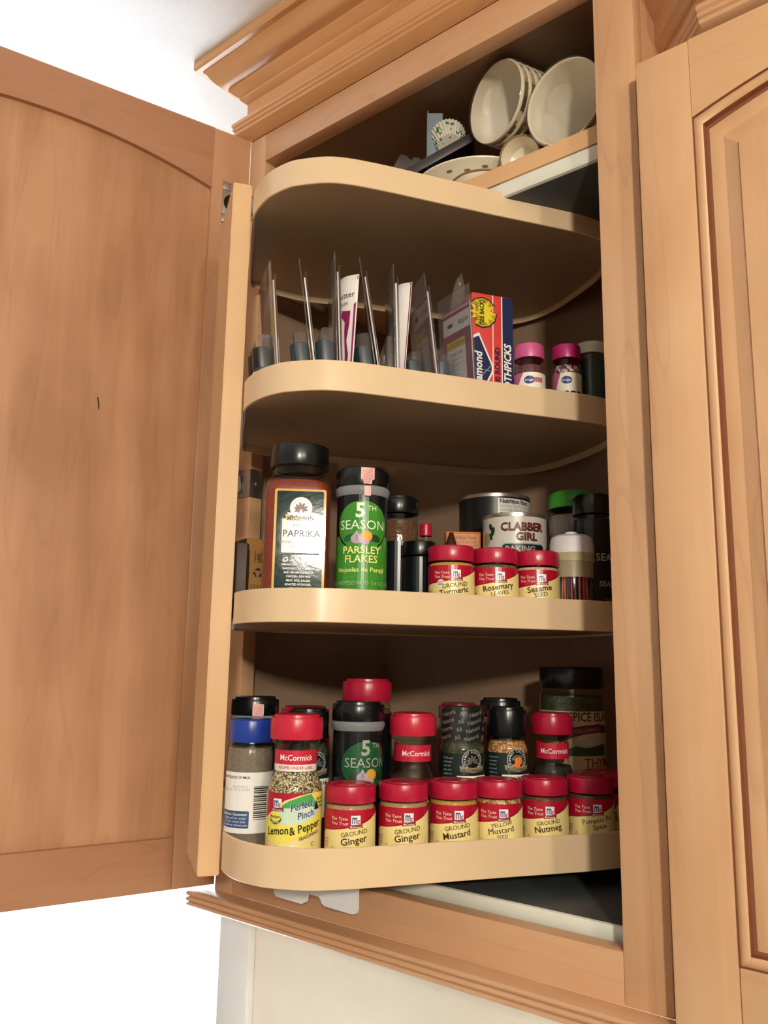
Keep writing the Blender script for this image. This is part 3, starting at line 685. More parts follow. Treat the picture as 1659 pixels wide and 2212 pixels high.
# ---- squarish gourmet jars
def rrect(w, d, r, n=5):
    P = []
    for cx, cy, a in ((w/2-r, -d/2+r, -90), (w/2-r, d/2-r, 0), (-w/2+r, d/2-r, 90), (-w/2+r, -d/2+r, 180)):
        for k in range(n): q = rad(a+90*k/(n-1)); P.append((cx+r*cos(q), cy+r*sin(q)))
    return P
def sq(bm, secs, n=6):
    """stack of rounded-rectangle sections (w, d, r, z)"""
    return loops(bm, [[(a, b, z) for a, b in rrect(w, d, r, n)] for w, d, r, z in secs], 0, cap0=True, cap1=True)
def gourmet_badge(L, cx, cy, s, kind):
    L.disc(cx, cy, 10.2*s, 10.2*s, GOLD if kind == 'paprika' else GREY, 30); L.disc(cx, cy, 9.4*s, 9.4*s, BLACKL, 30)
    L.text('GOURMET COLLECTION', cx, cy, 1.75*s, WHITE, w='b', arc=6.9*s, track=.30*s)
    G = mat('badge_leaf', '#565c58', .4, var=.1)
    if kind == 'orange':
        L.disc(cx-2.6*s, cy+2.2*s, 3.6*s, 1.6*s, mat('leaf_sage', '#5c6a48', .4), rot=40); L.disc(cx+3*s, cy+3*s, 3*s, 1.4*s, mat('leaf_sage', '#5c6a48', .4), rot=-20)
        L.disc(cx+1.2*s, cy-1.0*s, 4.2*s, 3.8*s, mat('orange_fruit', '#e2803a', .4, var=.06)); L.poly([(cx-5*s, cy-4*s), (cx-1*s, cy-2.8*s), (cx-.4*s, cy-6.4*s), (cx-3.4*s, cy-6.4*s)], mat('orange_fruit', '#e2803a', .4)); L.disc(cx+.8*s, cy-6*s, 2*s, 1.6*s, mat('orange_fruit', '#e2803a', .4))
    else:
        for a in (20, 60, 100, 140, 170, -10, 200): L.disc(cx+3.4*s*cos(rad(a)), cy-1*s+3.4*s*sin(rad(a)), 3.0*s, 1.2*s, G, 12, rot=a)
        if kind == 'paprika':
            for a, b in ((-2.2, -2.6), (0, 1.2), (2.2, -2.2)): L.disc(cx+a*s, cy+b*s, .9*s, 2.1*s, mat('chili_red', '#b04a38', .4), 12)
    gb = GOLD if kind == 'paprika' else mat('badge_bronze', '#8f8668', .3, spec=.7)
    L.poly([(cx-11.4*s, cy-9.2*s), (cx, cy-11.0*s), (cx+11.4*s, cy-9.2*s), (cx+12.4*s, cy-4.4*s), (cx, cy-6.4*s), (cx-12.4*s, cy-4.4*s)], gb)
    L.text('McCormick', cx, cy-9.8*s, 3.0*s, BROWN, sx=.98)
def gourmet(desc, x, y, z, h, w, cont, kind, lines, rz=0., band=False, off=0.):
    t = thing('spice_jar', desc, 'spice jar', (x, y, z), facing(x, y, rz))
    k = h/.131; r = w/2
    body(t, [(0, .0006), (r*.94, 0), (r, .002), (r, .091*k), (r*.96, .095*k), (r*.84, .0995*k), (r*.82, .104*k)])
    fill(t, [(0, .002), (r*.94, .002), (r*.955, .004), (r*.955, .0905*k), (r*.91, .0945*k), (r*.80, .0985*k), (0, .0985*k)], cont)
    l = lid(t, r*.955, .1030*k, h, BLACK, top='step')
    if band:
        mk('shrink_band', lathe(BM(), [(r*.97, .098*k), (r*.985, .104*k), (r*.98, h+.0006), (r*.82, h+.0014), (r*.74, h+.0010)], 40), clear('shrink_film', '#d8d8d8', 1.2, .12, .06, '#777777'), l)
        T = Label(cyl(r*.99))
        for i in range(5):
            for j in range(4): T.text('Natural' if i % 2 else 'All', -32+i*14+j*1.6, 101*k+j*7.4, 3.8, mat('band_ink', '#77797a', .4), rot=16, w='b', sx=.9)
        T.build('band_lettering', l)
    H = 92*k; L = Label(cyl(r+.0002)); o = off; hb = r*2600
    L.rect(-hb, hb, 4, H-4, mat('label_deep_green', '#142a26', .26, var=.2, scale=200), 1.2)
    gourmet_badge(L, o, H-10.4, 1.02, kind)
    L.rect(o-15, o+17, H-58, H-24.0, PALE)
    for q, (s_, sz) in enumerate(lines): L.text(s_, o+1, H-29.4-q*5.0, sz, INK, w='b', sx=.95)
    for q in range(8): L.text(('Fresh and', 'aromatic', 'mint for', 'teas and', 'salads or', 'sauces to', 'lamb', 'dishes')[q], -19, H-9-q*3.6, 2.0, GREY, al='L', w='r', sx=.9)
    L.build('label', t); return t
gourmet('mint flakes jar with a clear printed shrink band over its lid', .2960, .0542, F4, .1300, .0430, C_GRN, 'leaf', [('MINT FLAKES', 3.6)], rz=0, band=True, off=10.)
gourmet('valencia orange peel jar with an orange on its label', .3222, .0937, F4, .1300, .0405, C_OR, 'orange', [('VALENCIA', 3.6), ('ORANGE PEEL', 3.2)], rz=0, off=10.)
gourmet('marjoram jar with a black lid behind the lemon and pepper bottle', .2030, -.0640, F4, .1275, .0400, C_GRN, 'leaf', [('MARJORAM', 3.2)], rz=0, off=9.)

# ---- big paprika bottle
x, y = .2165, -.1000
t = thing('spice_bottle', 'large square paprika bottle with a black lid and dark green label', 'spice bottle', (x, y, F3), facing(x, y, -1.5))
h = .1575; w = .0610
mk('body', sq(BM(), [(w*.93, w*.93, .012, 0), (w, w, .013, .002), (w, w, .013, .113), (w*.985, w*.985, .016, .119), (w*.93, w*.93, .021, .124), (w*.86, w*.86, w*.425, .1275), (w*.80, w*.80, w*.398, .129), (w*.80, w*.80, w*.398, .137)], 7), GLASS, t)
mk('contents', sq(BM(), [(w*.90, w*.90, .011, .002), (w*.955, w*.955, .012, .004), (w*.955, w*.955, .012, .112), (w*.94, w*.94, .015, .118), (w*.88, w*.88, .020, .122)], 7), C_PAP, t)
lid(t, .0278, .1365, h, BLACK)
FOIL = mat('label_foil_green', '#13302c', .07, spec=.4, var=.35, scale=160, bump=.035); PGOLD = mat('paprika_gold', '#d9b05c', .08, spec=.4, var=.05, scale=120); PPALE = mat('paprika_panel', '#efe9d6', .08, spec=.4, var=.02, scale=120)
L = Label(lambda u, v_, f_: (u, -w/2-f_, v_+.005), 0); o = 3.5
L.rect(o-24, o+22.5, 6, 107, PGOLD, 2.2); L.rect(o-21.8, o+20.3, 8.2, 105, FOIL, 1.4)
gourmet_badge(L, o+0, 89.5, .98, 'paprika')
L.rect(o-18, o+17.5, 47, 79, INK); L.rect(o-16.5, o+18.5, 48.5, 79.5, PPALE)
L.n += 0
for s_, yy, sz, m_ in (('FANCY', 71.6, 3.2, INK), ('PAPRIKA', 63.0, 6.0, INK), ('PIMENTÓN DULCE', 56.6, 2.7, DKIMG), ('DE PRIMERA', 53.2, 2.5, DKIMG), ('CALIDAD', 49.8, 2.5, DKIMG)): L.text(s_, o+1, yy, sz, m_, w='b' if sz > 5 else 'r')
L.poly([(o-13, 78.2), (o, 76.0), (o+13, 78.2), (o+14, 83.6), (o, 81.4), (o-14, 83.6)], PGOLD); L.text('McCormick', o, 78.0, 3.6, BROWN, sx=.98)
L.text('O', o-13, 40.2, 4.2, WHITE, shear=.3, w='h')
for k, s_ in enumerate(('     UR FANCY PAPRIKA HAS A', 'VIBRANT RED COLOR, WITH', 'SWEETNESS, RICH FLAVOR', 'AND AROMA IDEAL FOR', 'CHICKEN, FISH AND', 'MEAT, RICE, SALADS', 'ROASTED POTATOES,', 'DEVILED EGGS')): L.text(s_, o-.5, 40.6-k*3.55, 1.75, WHITE, w='b', sx=.92)
L.text('NET WT/PESO NETO 8 OZ', o-20, 10.6, 3.1, WHITE, al='L', w='b', sx=.72)
L.build('label', t)

# ---- plainer bottles further back
def bottle(desc, x, y, z, h, r, lidm, lh, cont, labels=None, cat='spice bottle', name='spice_bottle', rz=0., top='step', bm_=None, neck=.86, full=None):
    t = thing(name, desc, cat, (x, y, z), facing(x, y, rz))
    b = h-lh; full = full or b-.008
    body(t, [(0, .0006), (r*.94, 0), (r, .002), (r, b-.012), (r*.97, b-.006), (r*neck, b-.001), (r*neck, b+.002)], bm_)
    fill(t, [(0, .002), (r*.94, .002), (r*.95, .003), (r*.95, min(full, b-.012)), (r*.90, full), (0, full)], cont)
    lid(t, r*.985, b, h, lidm, top=top)
    if labels:
        L = Label(cyl(r+.0002)); labels(L, b*1000, r*1000); L.build('label', t)
    return t
def lab_dark(L, b, r): L.rect(-r*2.7, r*2.7, 3, b-30, BLACKL); [L.text('pepper', r*.9, 12+k*9, 3.0, GREY, rot=90, w='r') for k in range(6)]
bottle('tall bottle of brown spice with a black lid behind the parsley flakes', .2366, .0239, F3, .1272, .0218, BLACK, .0175, C_BRN, lab_dark)
bottle('short all-black bottle between the parsley and turmeric', .2740, .0125, F3, .0762, .0172, BLACK, .014, C_DK, lambda L, b, r: L.rect(-r*2.8, r*2.8, 2, b-2, BLACKL), top='flat')
bottle('thin dropper bottle with a tiny red cap behind the black bottle', .2420, .0640, F3, .1050, .0068, RED, .013, C_DK, None, top='flat')
bottle('tall red-lidded bottle rising behind the dark green-badged bottle', .2062, .0148, F4, .1548, .0255, RED, .0215, C_BRN, lambda L, b, r: L.rect(-r*2.6, r*2.6, 3, b-12, BLACKL))
bottle('red-lidded bottle half hidden behind the marjoram jar', .1510, -.0170, F4, .1260, .0250, RED, .017, C_BRN, lambda L, b, r: L.rect(-r*2.6, r*2.6, 3, b-12, REDL))
bottle('black-lidded bottle behind the valencia orange peel jar', .2890, .1340, F4, .1365, .0215, BLACK, .019, C_GRN, None)
bottle('dark red lidded bottle behind the mint flakes jar', .2460, .1185, F4, .1300, .0215, RED, .016, C_BRN, lambda L, b, r: L.rect(-r*2.6, r*2.6, 3, b-12, REDL))
SAGE = mat('scenic_green', '#3a4a34', .4, var=.3, scale=300)
def lab_thyme(L, b, r):
    bg_ = mat('label_parchment', '#c9b48a', .4, var=.06); mar = mat('ribbon_maroon', '#6a2430', .35)
    L.rect(-r*2.4, r*2.4, 14, b-23, bg_)
    L.text('SPICE ISLANDS', -4, b-33, 8.6, BROWN, w='b', sx=.80, al='L')
    L.poly([(-16, b-48), (-10, b-43), (0, b-39.5), (14, b-37), (30, b-36), (46, b-38), (46, b-46), (30, b-44.5), (14, b-46), (2, b-49), (-8, b-53.5), (-14, b-56)], mar); L.text('GOURMET', 17, b-44.0, 3.6, GREY, rot=5, w='r', track=.6)
    L.poly([(-6, b-64), (4, b-56), (14, b-50), (26, b-48), (40, b-50), (40, b-66)], mat('scenic_sky', '#b4b2a2', .4, var=.2, scale=200)); L.poly([(-14, b-68), (-8, b-62), (4, b-58), (14, b-60), (26, b-58), (40, b-56), (40, b-68)], SAGE)
    L.text('THYME', 11.5, b-79.5, 9.0, mat('ink_rust', '#8a3a22', .4), w='b', sx=.95, al='L'); L.poly([(-10, b-91), (-2, b-86), (10, b-88), (22, b-85), (40, b-87), (40, b-95)], SAGE)
bottle('large thyme jar with a black lid and parchment label', .3359, .2030, F4, .1700, .0345, BLACK, .0225, C_GRN, lab_thyme, top='flat', neck=.9)
def lab_salt(L, b, r): L.rect(-r*2.8, r*2.8, 2, b-6, BLACKL); L.text('SEA SALT', 1.5, b-50, 7.4, GREY, al='L', w='b'); L.text('SEASONING', 4.5, b-76, 5.2, GREY, al='L', w='b'); L.text('Salt', 10, b-92, 3.8, GREY, al='L', w='r'); L.text('NET WT', -2, b-104, 2.4, mat('dim_text', '#3c4244', .4), w='r')
bottle('black bottle labelled sea in pale capitals, beside the toothpick holder', .3860, .1640, F3, .1350, .0215, BLACK, .021, C_DK, lab_salt)
bottle('wide jar with a bright green lid behind the black sea salt bottle', .3450, .2010, F3, .1490, .0285, mat('green_lid', '#3f9a2f', .35), .019, C_GRY, None)

# ---- cans
def can(desc, x, y, z, h, r, lab, wall):
    t = thing('can', desc, 'can', (x, y, z), facing(x, y))
    mk('body', lathe(BM(), [(0, .001), (r*.97, 0), (r, .001), (r, h-.003), (r*.985, h-.0028), (0, h-.0035)], 56), wall, t)
    mk('rim', lathe(BM(), [(r*.96, h-.004), (r*1.012, h-.004), (r*1.018, h-.002), (r*1.012, h), (r*.975, h), (r*.965, h-.003)], 56), mat('tin_rim', '#c9c4ba', .3, metal=.9), t)
    L = Label(cyl(r+.0002)); lab(L, h*1000, r*1000); L.build('label', t); return t
def lab_clab(L, h, r):
    red = mat('girl_red', '#6e2620', .4); L.text('CLABBER', 9, h-19, 8.2, INK, w='h', sx=.96, arc=None); L.n += 1; L.text('CLABBER', 8.6, h-18.6, 8.0, red, w='h', sx=.96); L.text('GIRL', 13, h-29, 7.6, INK, w='h'); L.n += 1; L.text('GIRL', 12.6, h-28.6, 7.4, red, w='h')
    teal = mat('panel_teal', '#7fb0b4', .4); L.rect(-14, 34, h-62, h-32, teal, 4); L.rect(-13, 34, h-63, h-33, INK, 4); L.text('BAKING', 6, h-41, 6, GREY, w='h'); L.text('POWDER', 6, h-50, 6, GREY, w='h')
    lf = mat('leaf_dark', '#1f3d1f', .4); L.disc(-27, h-14, 2.2, 4, lf, rot=20); L.disc(-24, h-19, 2.4, 5, lf, rot=-15); L.disc(-27, h-24, 2.0, 4, lf, rot=25); L.disc(-33, h-26, 5, 7, TAN)
can('white baking powder can with brown-red capital lettering', .3147, .1247, F3, .1135, .0336, lab_clab, mat('can_white', '#d8d4ca', .35, var=.02))
def lab_nut(L, h, r):
    L.rect(4, 60, 20, h-6, WHITE); L.text('Nutrition Facts', 6, h-11.5, 4.6, INK, al='L', w='h', sx=.95); L.text('Serving Size 1/4 tsp (1g)', 6, h-16.0, 3.2, GREY, al='L', w='r'); L.text('Servings Per Container', 6, h-20.6, 3.2, GREY, al='L', w='r'); L.rect(6, 58, h-23.4, h-22.4, INK)
can('black can with a white nutrition panel behind the baking powder can', .2544, .1790, F3, .1490, .0408, lab_nut, mat('can_black', '#16181a', .35, var=.05))

# ---- toothpick holder
x, y = .3835, .1200
t = thing('toothpick_holder', 'clear holder of coloured toothpicks with a white cap taped on', 'toothpick holder', (x, y, F3), facing(x, y))
r = .0205
body(t, [(0, .0006), (r*.95, 0), (r, .002), (r, .062), (r*.97, .064)])
mk('cap', lathe(BM(), [(r*1.0, .060), (r*1.06, .060), (r*1.06, .078), (r*.98, .0845), (r*.80, .0870), (r*.30, .0872), (r*.30, .0905), (r*.24, .0905), (r*.20, .0872), (0, .0872)], 44), mat('cap_white', '#e3e0e2', .45), t)
mk('tape', lathe(BM(), [(r*1.02, .044), (r*1.02, .060), (r*1.075, .0602), (r*1.075, .068), (r*1.06, .0685)], 44), clear('masking_tape', '#e6dcc0', .5, .3, .55, '#d9cda8'), t)
TP = [mat('pick_red', '#c8503c', .6), mat('pick_teal', '#2a6a6a', .6), mat('pick_wood', '#d2a465', .6), mat('pick_salmon', '#e0866a', .6), mat('pick_navy', '#2a4460', .6)]
for k in range(46):
    a = (k*.618*2*PI) % (2*PI); q = r*.88*math.sqrt((k+4)/50); b = BM(); lathe(b, [(.0009, .0015), (.00105, .006), (.00105, .054), (.0004, .060)], 6, M=Matrix.Translation((q*cos(a), q*sin(a), 0)) @ Matrix.Rotation(rad(random.uniform(-2.5, 2.5)), 4, 'Y'))
    mk('toothpick', b, TP[int((cos(a+1)*2+3) + k % 2) % 5], t)

# ---- boxes on the third shelf
CARD = mat('kraft_card', '#b07d3c', .6, var=.08, scale=150); DCARD = mat('dark_card', '#4a342a', .5, var=.1)
x, y = .1080, -.0560
t = thing('carton', 'brown cardboard carton with a recycling mark beside the paprika bottle', 'carton', (x, y, F3), facing(x, y, 22))
bm = box(BM(), -.012, .028, -.004, .038, 0, .0850, .0008)
for f in bm.faces:
    if f.normal.x < -.9: f.material_index = 1
mk('body', bm, [CARD, DCARD], t)
L = Label(flat(-.004), 0)
nb = mat('recycle_blue', '#26305e', .5)
for a in (90, 210, 330):
    c0 = (2+3.2*cos(rad(a)), 49+3.2*sin(rad(a)))
    def rr(px, py, A=a-90): return (c0[0]+px*cos(rad(A))-py*sin(rad(A)), c0[1]+px*sin(rad(A))+py*cos(rad(A)))
    L.poly([rr(-2.6, -.6), rr(1.2, -.6), rr(1.2, -1.7), rr(3.2, .3), rr(1.2, 2.3), rr(1.2, 1.1), rr(-2.6, 1.1)], nb)
for k, s_ in enumerate(('Contains fat', 'a valuable', 'PLEASE', 'RECYCLE')): L.text(s_, -1+k*2.6, 60, 1.9 if k < 2 else 2.3, INK, rot=90, al='L', w='r' if k < 2 else 'b', sx=.9)
for k in range(4): L.text('12.8 oz flour bleached and', -4+k*3.4, 8, 1.8, INK, rot=90, al='L', w='r')
L.build('label', t)
x, y = .1210, -.0905
bm = box(BM(), -.010, .010, -.002, .008, 0, .0760, .0008); o = mk('sauce_packet', bm, DCARD); o.location = (x, y, F3); o.rotation_euler = (0, 0, facing(x, y, -10)); tag(o, 'flat dark brown packet between the post and the cardboard carton', 'packet')
x, y = .2570, .1160
t = thing('carton', 'small orange carton with black nutrition panel beside the baking powder can', 'carton', (x, y, F3), facing(x, y, 6))
mk('body', box(BM(), -.022, .016, -.009, .009, 0, .1010, .0006), mat('orange_card', '#d2742a', .5, var=.05), t)
L = Label(flat(-.009), 0); L.rect(-20.5, 14.5, 20, 99, INK); L.rect(-20, 14, 20.5, 98.5, mat('orange_panel', '#d98034', .5)); L.text('Nutrition Facts', -3, 93.0, 3.6, INK, w='h', sx=.86); L.text('Serving 1/8 tsp filling', -3, 88.6, 2.3, INK, w='r'); L.text('Servings Per Container 40', -3, 84.8, 2.3, INK, w='r', sx=.9); L.rect(-19, 13, 79.5, 82.5, INK); L.text('Calories', -3, 74.5, 3.2, INK); L.build('label', t)
def sheet(name, grid, m, parent=None, thick=.0004):
    bm = BM(); V = [[bm.verts.new(p) for p in row] for row in grid]
    for a, b in zip(V, V[1:]):
        for k in range(len(a)-1): bm.faces.new((a[k], a[k+1], b[k+1], b[k]))
    o = mk(name, bm, m, parent, ang=60)
    md = o.modifiers.new('thick', 'SOLIDIFY'); md.thickness = thick; return o
# brown bag slumped in front of the orange carton
rb = random.Random(3); g = []
for j in range(9):
    row = []
    for i in range(13):
        u = i/12; vv = j/8; a = 2*PI*u; wd = (.0195*(1-vv**1.6)+.0008); row.append((wd*1.15*cos(a)+.006*vv+rb.uniform(-.0012, .0012), wd*.6*sin(a)+rb.uniform(-.001, .001), .001+.098*vv))
    row[-1] = row[0]; g.append(row)
x, y = .2490, .0905
o = sheet('spice_bag', g, clear('brown_bag', '#a07048', .9, .2, .5, '#5a3a26')); o.location = (x, y, F3); o.rotation_euler = (0, 0, facing(x, y)); tag(o, 'brown translucent bag folded to a point beside the orange carton', 'bag')

# ------------------------------------------------------------------ second shelf: flavouring packs, toothpicks, sprinkles
PLUM = mat('card_plum', '#8c1a5a', .35, var=.04); CARDW = mat('card_white', '#e9e4e2', .5, var=.03, scale=120); CARDG = mat('card_grey_back', '#cfc6bc', .6, var=.05); YELB = mat('card_yellow', '#ddc23a', .45)
TEAL = mat('bottle_cap_teal', '#243840', .35, var=.05); AMB = clear('amber_vial', '#7a8a90', 1., .05)
def vial(parent, x, y, capm=None, h=.045):
    v = mk('vial', lathe(BM(), [(0, .0015), (.0085, .0015), (.0092, .0025), (.0092, .022), (.0085, .0245), (.0070, .0255)], 24), mat('vial_dark', '#1f2a30', .2), parent)
    mk('vial_cap', lathe(BM(), [(.0068, .0240), (.0092, .0240), (.0094, .025), (.0092, h-.001), (.0084, h), (0, h)], 28), capm or TEAL, v)
    mk('vial_label', lathe(BM(), [(.0094, .006), (.0095, .0062), (.0095, .0200), (.0094, .0202)], 28), CARDW, v)
    v.location = (x, y, 0); return v
def pack(desc, near, head, lean, w, H, kind, bub=.0145, vials=(.30, .68)):
    hx, hy = sin(rad(head)), cos(rad(head)); rz = math.atan2(hy, hx)
    t = thing('flavouring_pack', desc, 'blister pack', (near[0], near[1], F2+.0004), rot=(rad(lean), 0, rz), group='clear blister packs of flavouring vials')
    mk('flange', box(BM(), 0, w, -.0006, .0006, 0, H, .0003), PACK, t)
    mk('flange', box(BM(), .003, w-.003, -.0052, -.0042, .002, H-.012, .0003), PACK, t)
    # clear bubble over the vials: front, ends and a shoulder
    bz = H*.44; bm = BM()
    box(bm, .006 if len(vials) != 1 else w*.50, w-.002, .0008, bub, .0008, bz, .0035 if bub > .01 else .002, seg=2)
    mk('bubble', bm, PACK, t)
    for q in vials: vial(t, w*q, .0098, None if kind != 'gold' else mat('vial_cap_black', '#16181a', .35))
    cw, ch = w-.008, H*.86
    bm = box(BM(), .004, w-.004, -.0036, -.0022, .002, ch, .0004)
    back = {'plum': CARDG, 'gold': CARDG, 'apple': CARDG, 'white': CARDW}[kind]
    cd = mk('card', bm, [back], t)
    sur = lambda u, v_, o: (w/2-u, -.0022+o, v_)
    L = Label(sur, 0); hw = cw*500; hh = ch*1000
    if kind in ('plum', 'apple'):
        L.rect(-hw, hw, 2, hh, PLUM, 2.5); L.rect(-hw+.8, hw-.8, hh-4.0, hh-.8, mat('card_pink', '#d9a5c0', .4), 1.2); L.rect(-hw, hw, hh-7.0, hh-3.6, PLUM); L.rect(-hw+.5, hw-.7, hh-25, hh-7, CARDW)
        L.rect(-hw+8, -hw+17, hh-18, hh-14, INK, 1.9)
        L.rect(-hw+5, hw-9.5, 2, hh-33, CARDW); L.rect(-hw+5, hw-9.5, hh-42, hh-33, YELB)
        L.text('Apple' if kind == 'apple' else 'Cherry', hw-11, hh-18.5, 5.4, DKIMG, w='r', sx=.9); L.text('FLAVORING', -2, hh-40, 4.6, mat('ink_olive', '#5c4a1a', .4), w='r')
        for k, s_ in enumerate(('IDEAL FOR', 'Hard Candy', 'Chocolates', 'Frostings', 'Cookies', 'Fudge', 'Baking')): L.text(s_, -hw+13 if k else 0-2, hh-49-k*5.4, 2.6 if k else 3.0, GREY if k else DKIMG, al='L' if k else 'C', w='r')
    elif kind == 'gold':
        L.rect(-hw, hw, 2, hh, YELB, 2.5); L.rect(-hw+1, hw-1, hh-22, hh-4, CARDW)
    else:
        L.rect(-hw, hw, 2, hh, CARDW, 2.5)
    L.build('card_print', cd)
    return t
p1 = pack('blister pack with a yellow-edged card next to the post', (.2060, -.1235), -58, -5, .060, .130, 'gold')
p2 = pack('blister pack showing the grey back of its card, second from the post', (.2465, -.1150), -42, -8, .064, .124, 'white')
p3 = pack('blister pack with a torn card reading Butter curling out of it', (.2650, -.1010), -50, -3, .060, .130, 'plum')
p4 = pack('blister pack tilting sideways with a plum card, between the two torn packs', (.2885, -.0715), -40, -9, .060, .130, 'plum')
p5 = pack('blister pack with a torn white card fanned open', (.2965, -.0550), -48, -2, .056, .126, 'white', bub=.007, vials=())
p6 = pack('plum-bordered blister pack next to the apple flavouring pack', (.3195, -.0195), -57, -7, .056, .122, 'plum', bub=.013, vials=(.72,))
p7 = pack('apple flavouring blister pack in front of the toothpick box', (.3425, .0105), -71, -4, .054, .116, 'apple', bub=.0185, vials=(.78,))
# torn cards standing out of their packs: a right edge, a width running away from it, ragged lower side
def curl(parent, rb_, rt_, head, w, prints, tear, edge=None):
    R0_, R1_ = Vector(rb_), Vector(rt_); far = Vector((sin(rad(head)), cos(rad(head)), 0)); nrm_ = Vector((far.y, -far.x, 0))
    if nrm_.dot(Vector(CAM)-R0_) < 0: nrm_ = -nrm_
    def P(sx_, v_, o=0.): return R0_.lerp(R1_, v_)+far*(w*sx_)+nrm_*(.0045*math.sin(PI*min(1, sx_))*v_+o)
    g = []; rr_ = random.Random(int(w*1e5))
    for j in range(13):
        v_ = j/12; m_ = tear(v_)+(rr_.uniform(-.03, .03) if 0 < j < 12 else 0)
        g.append([tuple(P(m_*i/8, v_)) for i in range(9)])
    o = sheet('torn_card', g, CARDW, parent, .0006)
    M = Matrix.Translation(parent.location) @ parent.rotation_euler.to_matrix().to_4x4(); o.matrix_parent_inverse = M.inverted()
    H_ = (R1_-R0_).length
    L = Label(lambda u, vv, off: tuple(P(-u/w, vv/H_, off+.0003)), 0)          # u runs left from the right edge, in metres
    prints(L, H_*1000, w*1000); q = L.build('card_print', o)
    return o
def butter(L, H, w):
    L.rect(-w*.98, -.4, H-5.0, H-1.4, PLUM); L.text('Butter', -w*.44, H-22, 5.4, DKIMG, w='r'); L.text('Rum', -w*.50, H-29.5, 4.0, DKIMG, w='r')
    L.poly([(-9, 8), (-7.5, 10), (-6, 30), (-9, 44), (-6.5, 60), (-6, H-36), (-16, H-34), (-17, H-40), (-12, H-46), (-12, 52), (-10, 30)], PLUM)
    L.poly([(-2.6, 20), (-.8, 20), (-.6, H-28), (-2.8, H-30)], PLUM)
curl(p3, (.2700, -.0885, F2+.001), (.2755, -.0870, F2+.1100), -88, .0290, butter, lambda v_: .38+.62*v_**1.3)
curl(p5, (.2975, -.0450, F2+.001), (.3020, -.0390, F2+.1120), -86, .0235, lambda L, H, w: (L.rect(-1.0, -.1, 4, H-1, REDD), L.rect(-w*.7, -.4, H-2.0, H-.4, REDD)), lambda v_: .42+.52*v_**1.2-(.12 if v_ > .95 else 0))
# clear bag standing behind the packs
rb = random.Random(5); g = []
for j in range(11):
    vv = j/10; row = []
    for i in range(9):
        u = i/8-.5; wd = .050*(1-vv*.86)
        row.append((u*wd+.010*vv+rb.uniform(-.0012, .0012), .006*cos(u*7)*(1-vv)+rb.uniform(-.0022, .0022), .002+.165*vv+(0 if j < 10 else -.012*abs(u))))
    g.append(row)
o = sheet('zip_bag', g, BAG); o.location = (.2850, .0500, F2); o.rotation_euler = (rad(-4), 0, facing(.285, .050)); tag(o, 'empty clear zip bag standing to a point behind the apple pack', 'bag')

# toothpick box
ax = Vector((.52, .855)).normalized(); t = thing('toothpick_box', 'red and navy box of round toothpicks with a yellow starburst', 'box', (.3275, .0265, F2), math.atan2(ax.y, ax.x))
BW, BH, BD = .0465, .1190, .028
TRED = mat('box_red', '#d8423c', .4, var=.03); NAVY = mat('box_navy', '#1c2350', .4, var=.03); TYEL = mat('box_yellow', '#e6cf2e', .4)
bm = box(BM(), 0, BW, 0, BD, 0, BH, .0012); mk('carton', bm, TRED, t)
L = Label(lambda u, v_, o: (u, -o, v_), 0); b = BW*1000; hh = BH*1000
L.rect(b-12.5, b-.6, 0.8, hh-.8, NAVY); L.rect(b-13.8, b-12.5, .8, hh-.8, WHITE); L.rect(b-23.8, b-22.8, .8, hh-.8, WHITE)
L.text('TOOTHPICKS', b-3.4, 4, 7.4, WHITE, rot=90, al='L', w='h', shear=.18, sx=.94); L.text('800 ROUND', b-15.6, 20, 5.6, NAVY, rot=90, al='L', w='h', sx=.95)
st = []
for k in range(24): a = 2*PI*k/24; q = 15.5 if k % 2 == 0 else 9.2; st.append((11.5+q*1.0*cos(a), hh-21+q*sin(a)))
L.poly([(11.5+(x_-11.5)*1.08, hh-21+(y_-hh+21)*1.08) for x_, y_ in st], NAVY); L.poly(st, TYEL); L.text('(SEE BACK)', 13, hh-21, 4.6, INK, rot=90, w='h', sx=.8); L.text('EASY OPEN', 7, hh-21, 3.2, INK, rot=90, w='b', sx=.8)
dm = [(-1 if False else .8, 4), (.8, 62), (8, 72), (24.5-1.5, 45), (24.5-1.5, 28), (8, 6)]
L.poly([(.8, 2), (.8, 72), (7.5, 76), (22.6, 44), (22.6, 34), (6, 2)], WHITE); L.poly([(.8, 4), (.8, 69), (7.3, 72.5), (21.4, 42), (21.4, 36), (5, 4)], NAVY)
for k in (0, 1): L.poly([(1, 20+k*18), (1.5, 19.6+k*18), (21, 42-k*6), (20.6, 42.6-k*6)], GREY)
L.text('Diamond', 10.5, 14, 8.2, WHITE, rot=90, al='L', w='h', shear=.15, sx=.92)
L.build('print', t)
def lab_spr(L, b, r, blue='#20356e'):
    L.rect(-r*2.6, r*2.6, 2, b-17, PALE); L.poly([(-r*2.6, b-17), (-r*.4, b-17), (-r*1.1, 10), (-r*2.6, 4)], mat('label_pink', '#b8608c', .4))
    L.disc(0, b-25, 5.4, 4.2, BLUE); L.text('Kroger', 0, b-26.2, 2.4, WHITE, shear=.2, w='b', sx=.9)
def lab_pink(L, b, r): lab_spr(L, b, r); L.rect(5, 14, b-27, b-22, mat('ribbon_pink', '#c4707c', .4)); L.text('decor', 4, b-44, 9.5, INK, w='b')
def lab_mag(L, b, r): lab_spr(L, b, r); L.text('decor', -1, b-43, 9.5, INK, w='b')
C_SPR = grain('sprinkles', ['#e8dcd8', '#4a2c34', '#c8b0b0', '#3a2228', '#8a5a68'], 420); C_PNK = grain('pink_sugar', ['#6a3a44', '#5c3038', '#7a4650'], 900)
